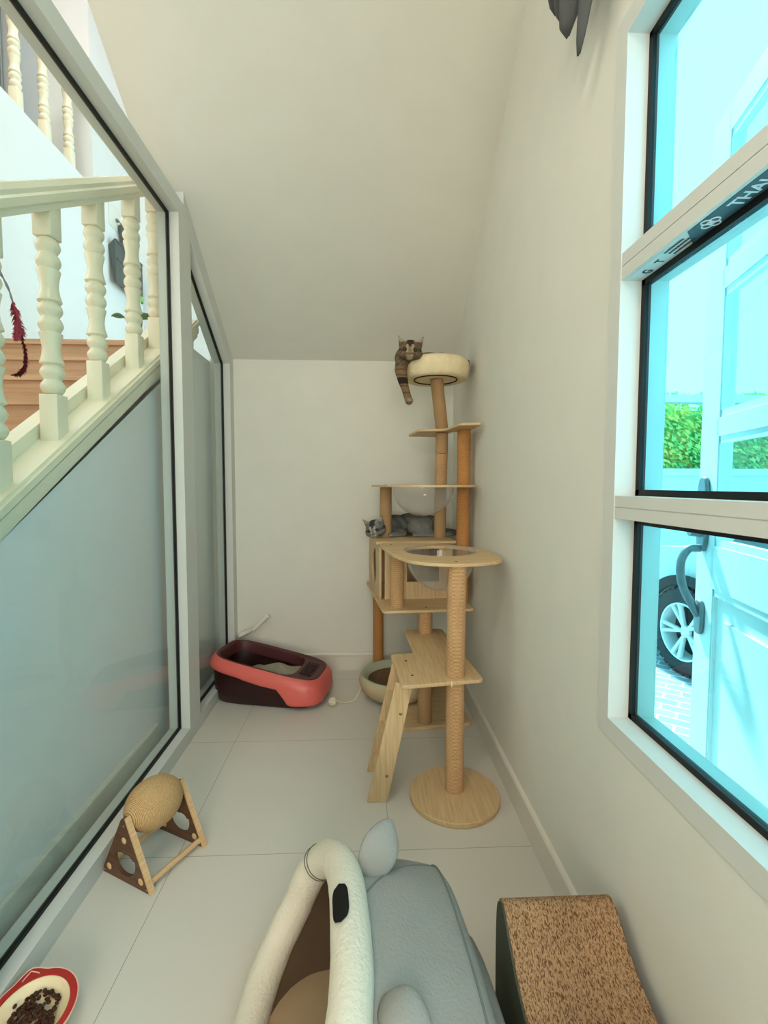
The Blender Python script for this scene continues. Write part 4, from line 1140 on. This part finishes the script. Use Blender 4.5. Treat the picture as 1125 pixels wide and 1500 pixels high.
def wheel(xo, yo):
    o = bpy.data.objects.new('wheel', None); COL.objects.link(o); o.parent = car; o.location = (xo, yo, .345)
    Wm = parent_world(o) @ Matrix.Rotation(R(-90), 4, 'Y')      # local z -> -x (outside)
    m = MB().lathe([(.225, -.10), (.31, -.10), (.338, -.07), (.345, -.03), (.345, .05), (.335, .085), (.31, .105), (.235, .105), (.225, .09)], (0, 0, 0), 56)
    for i in range(36):
        a = 2*pi*i/36; g = bmesh.ops.create_cube(m.bm, size=1)['verts']
        for vt in g:
            p = Vector((vt.co.x*.02+.338, vt.co.y*.034, vt.co.z*.05+.065)); vt.co = Matrix.Rotation(a, 3, 'Z') @ p
    m.bm.transform(Wm); m.build('tyre', M['tyre'], o, angle=40)
    m = MB().lathe([(.228, .10), (.215, .102), (.205, .06), (.2, -.05)], (0, 0, 0), 48)
    m.lathe([(0, .075), (.045, .072), (.05, .05)], (0, 0, 0), 20)
    for i in range(5):
        for off in (-.17, .17):
            a = 2*pi*i/5+.35
            p0 = Vector((.035*cos(a), .035*sin(a), .062)); p1 = Vector((.215*cos(a+off), .215*sin(a+off), .088))
            m.tube([p0, p1], [.020, .024], 8, flat=.7)
    m.bm.transform(Wm); m.build('rim', M['alloy'], o, angle=40)
    m = MB().lathe([(0, -.02), (.205, -.02), (.205, -.04), (0, -.04)], (0, 0, 0), 40); m.bm.transform(Wm); m.build('hub_back', M['archm'], o)
wheel(-.80, wy); wheel(-.80, wy-2.6)
for c_ in (wy, wy-2.6):
    m = MB()
    a_ = [KC @ Vector((-.78, y, z)) for y, z in arc(c_, .395, R(-8), R(188), 24)]
    b_ = [KC @ Vector((-.30, y, z)) for y, z in arc(c_, .395, R(-8), R(188), 24)]
    m.loft([a_, b_], closed=False)
    m.bm.faces.new([m.bm.verts.new(p) for p in b_])
    m.build('arch_liner', M['archm'], car, smooth=False)
for c_ in (wy, wy-2.6):
    m = MB()
    o_, i_ = arc(c_, .46, R(-5), R(185), 28), arc(c_, .385, R(-8), R(188), 28)
    L4 = []
    for (yo, zo), (yi, zi) in zip(o_, i_): L4.append([KC @ Vector((x, y, z)) for x, y, z in ((-.885, yi, zi), (-.895, yo, zo), (-.86, yo, zo), (-.86, yi, zi))])
    m.loft(L4)
    m.build('arch_trim', M['archm'], car, angle=40)
# boundary wall, beam and hedge
gw = MB().box((2.0, 7.0, -.1), (9.5, 7.15, 1.54)).box((1.98, 6.96, 1.54), (9.5, 7.19, 1.64)); struct(gw.build('wall_garden', M['gwall'], smooth=False))
gb = MB().box((2.0, 6.95, 2.63), (9.5, 7.15, 2.74)).box((2.0, 6.98, 1.64), (2.12, 7.12, 2.63)).box((9.38, 6.98, 1.64), (9.5, 7.12, 2.63)); struct(gb.build('trim_2', M['gwall'], smooth=False))
m = MB()
m.box((3.0, 7.55, -.1), (8.0, 8.1, 2.6))
for i in range(9000):
    x = random.uniform(2.9, 7.6); z = random.uniform(1.2, 2.85); y = random.uniform(7.3, 7.6); s_ = random.uniform(.03, .065)
    n_ = Vector((random.gauss(0, .6), -1, random.gauss(.3, .6))).normalized(); t_ = n_.cross(Vector((random.random(), .2, random.random()))).normalized(); b_ = n_.cross(t_)
    c_ = Vector((x, y, z))
    m.bm.faces.new([m.bm.verts.new(c_+t_*s_), m.bm.verts.new(c_+b_*s_*.45), m.bm.verts.new(c_-t_*s_), m.bm.verts.new(c_-b_*s_*.45)])
hg = m.build('hedge', M['hedge'], smooth=False); tag(hg, 'green hedge with yellowing leaves behind the garden wall', 'hedge')

# ------------------------------------------------------------------ light
wd = bpy.data.worlds.new('overcast_sky'); SC.world = wd; wd.use_nodes = True
bg = wd.node_tree.nodes['Background']; bg.inputs[0].default_value = (.45, .85, 1, 1); bg.inputs[1].default_value = 4.4
def area(name, loc, rot, size, power, col=(1, 1, 1), shape='RECTANGLE', sy=None):
    l = bpy.data.lights.new(name, 'AREA'); l.energy = power; l.color = col; l.shape = shape; l.size = size
    if sy: l.size_y = sy
    o = bpy.data.objects.new(name, l); COL.objects.link(o); o.location = loc; o.rotation_euler = rot; return o
sn = bpy.data.lights.new('sun', 'SUN'); sn.energy = 22; sn.color = (1, .97, .92); sn.angle = R(3)
so = bpy.data.objects.new('sun', sn); COL.objects.link(so); so.rotation_euler = Vector((.01, .66, .75)).to_track_quat('Z', 'Y').to_euler(); so.location = (4, 6, 9)
area('room_ceiling_lamp', (-.60, .1, 3.50), (0, 0, 0), .6, 18, (1, .94, .85), 'DISK')
area('upstairs_fill_light', (-1.6, 2.2, 6.45), (0, 0, 0), 1.6, 80, (1, 1, .97), 'RECTANGLE', 2.4)  # added area light out of view, standing in for daylight from upstairs

# added, unseen: window-shaped frame on solid wall, around a fill light for the nook
w5 = rootS('fill_light_frame', (-2.45, 1.5, 3.0))
f = MB()
for a_, b_ in (((-2.452, .80, 2.25), (-2.40, .87, 3.8)), ((-2.452, 2.23, 2.25), (-2.40, 2.30, 3.8)), ((-2.452, .87, 2.25), (-2.40, 2.23, 2.32)), ((-2.452, .87, 3.73), (-2.40, 2.23, 3.8)), ((-2.452, 1.53, 2.32), (-2.40, 1.57, 3.73))): f.box(a_, b_)
f.build('frame', M['alu'], w5, smooth=False)
area('stairwell_fill_light', (-2.38, 1.55, 3.02), (0, R(-90), 0), 1.36, 10, (1, .985, .94), 'RECTANGLE', 1.4)  # added fill from the left through the partition, no opening behind it
area('front_fill_light', (-.2, -3.12, 1.95), (R(90), 0, 0), 1.7, 78, (1, .955, .875), 'RECTANGLE', 1.9)  # added fill behind the camera to brighten the back wall; no window built

# ------------------------------------------------------------------ camera (position and angles recovered from the room's lines)
cam = bpy.data.cameras.new('camera'); co = bpy.data.objects.new('camera', cam); COL.objects.link(co)
cam.sensor_fit = 'HORIZONTAL'; cam.sensor_width = 36; cam.lens = 694.88/1125*36
cam.clip_start = .02; cam.clip_end = 200
p_, y_ = .0581, .0418
fw = Vector((sin(y_)*cos(p_), cos(y_)*cos(p_), -sin(p_))); rt = Vector((cos(y_), -sin(y_), 0)); up = rt.cross(fw)
rr_ = .0012
rt, up = rt*cos(rr_)+up*sin(rr_), up*cos(rr_)-rt*sin(rr_)
co.matrix_world = Matrix.Translation((0, 0, H)) @ Matrix((rt, up, -fw)).transposed().to_4x4()
SC.camera = co
vs = SC.view_settings; SC.display_settings.display_device = 'sRGB'
vs.view_transform = 'Standard'; vs.look = 'None'; vs.gamma = 1; vs.exposure = .12; vs.use_curve_mapping = False
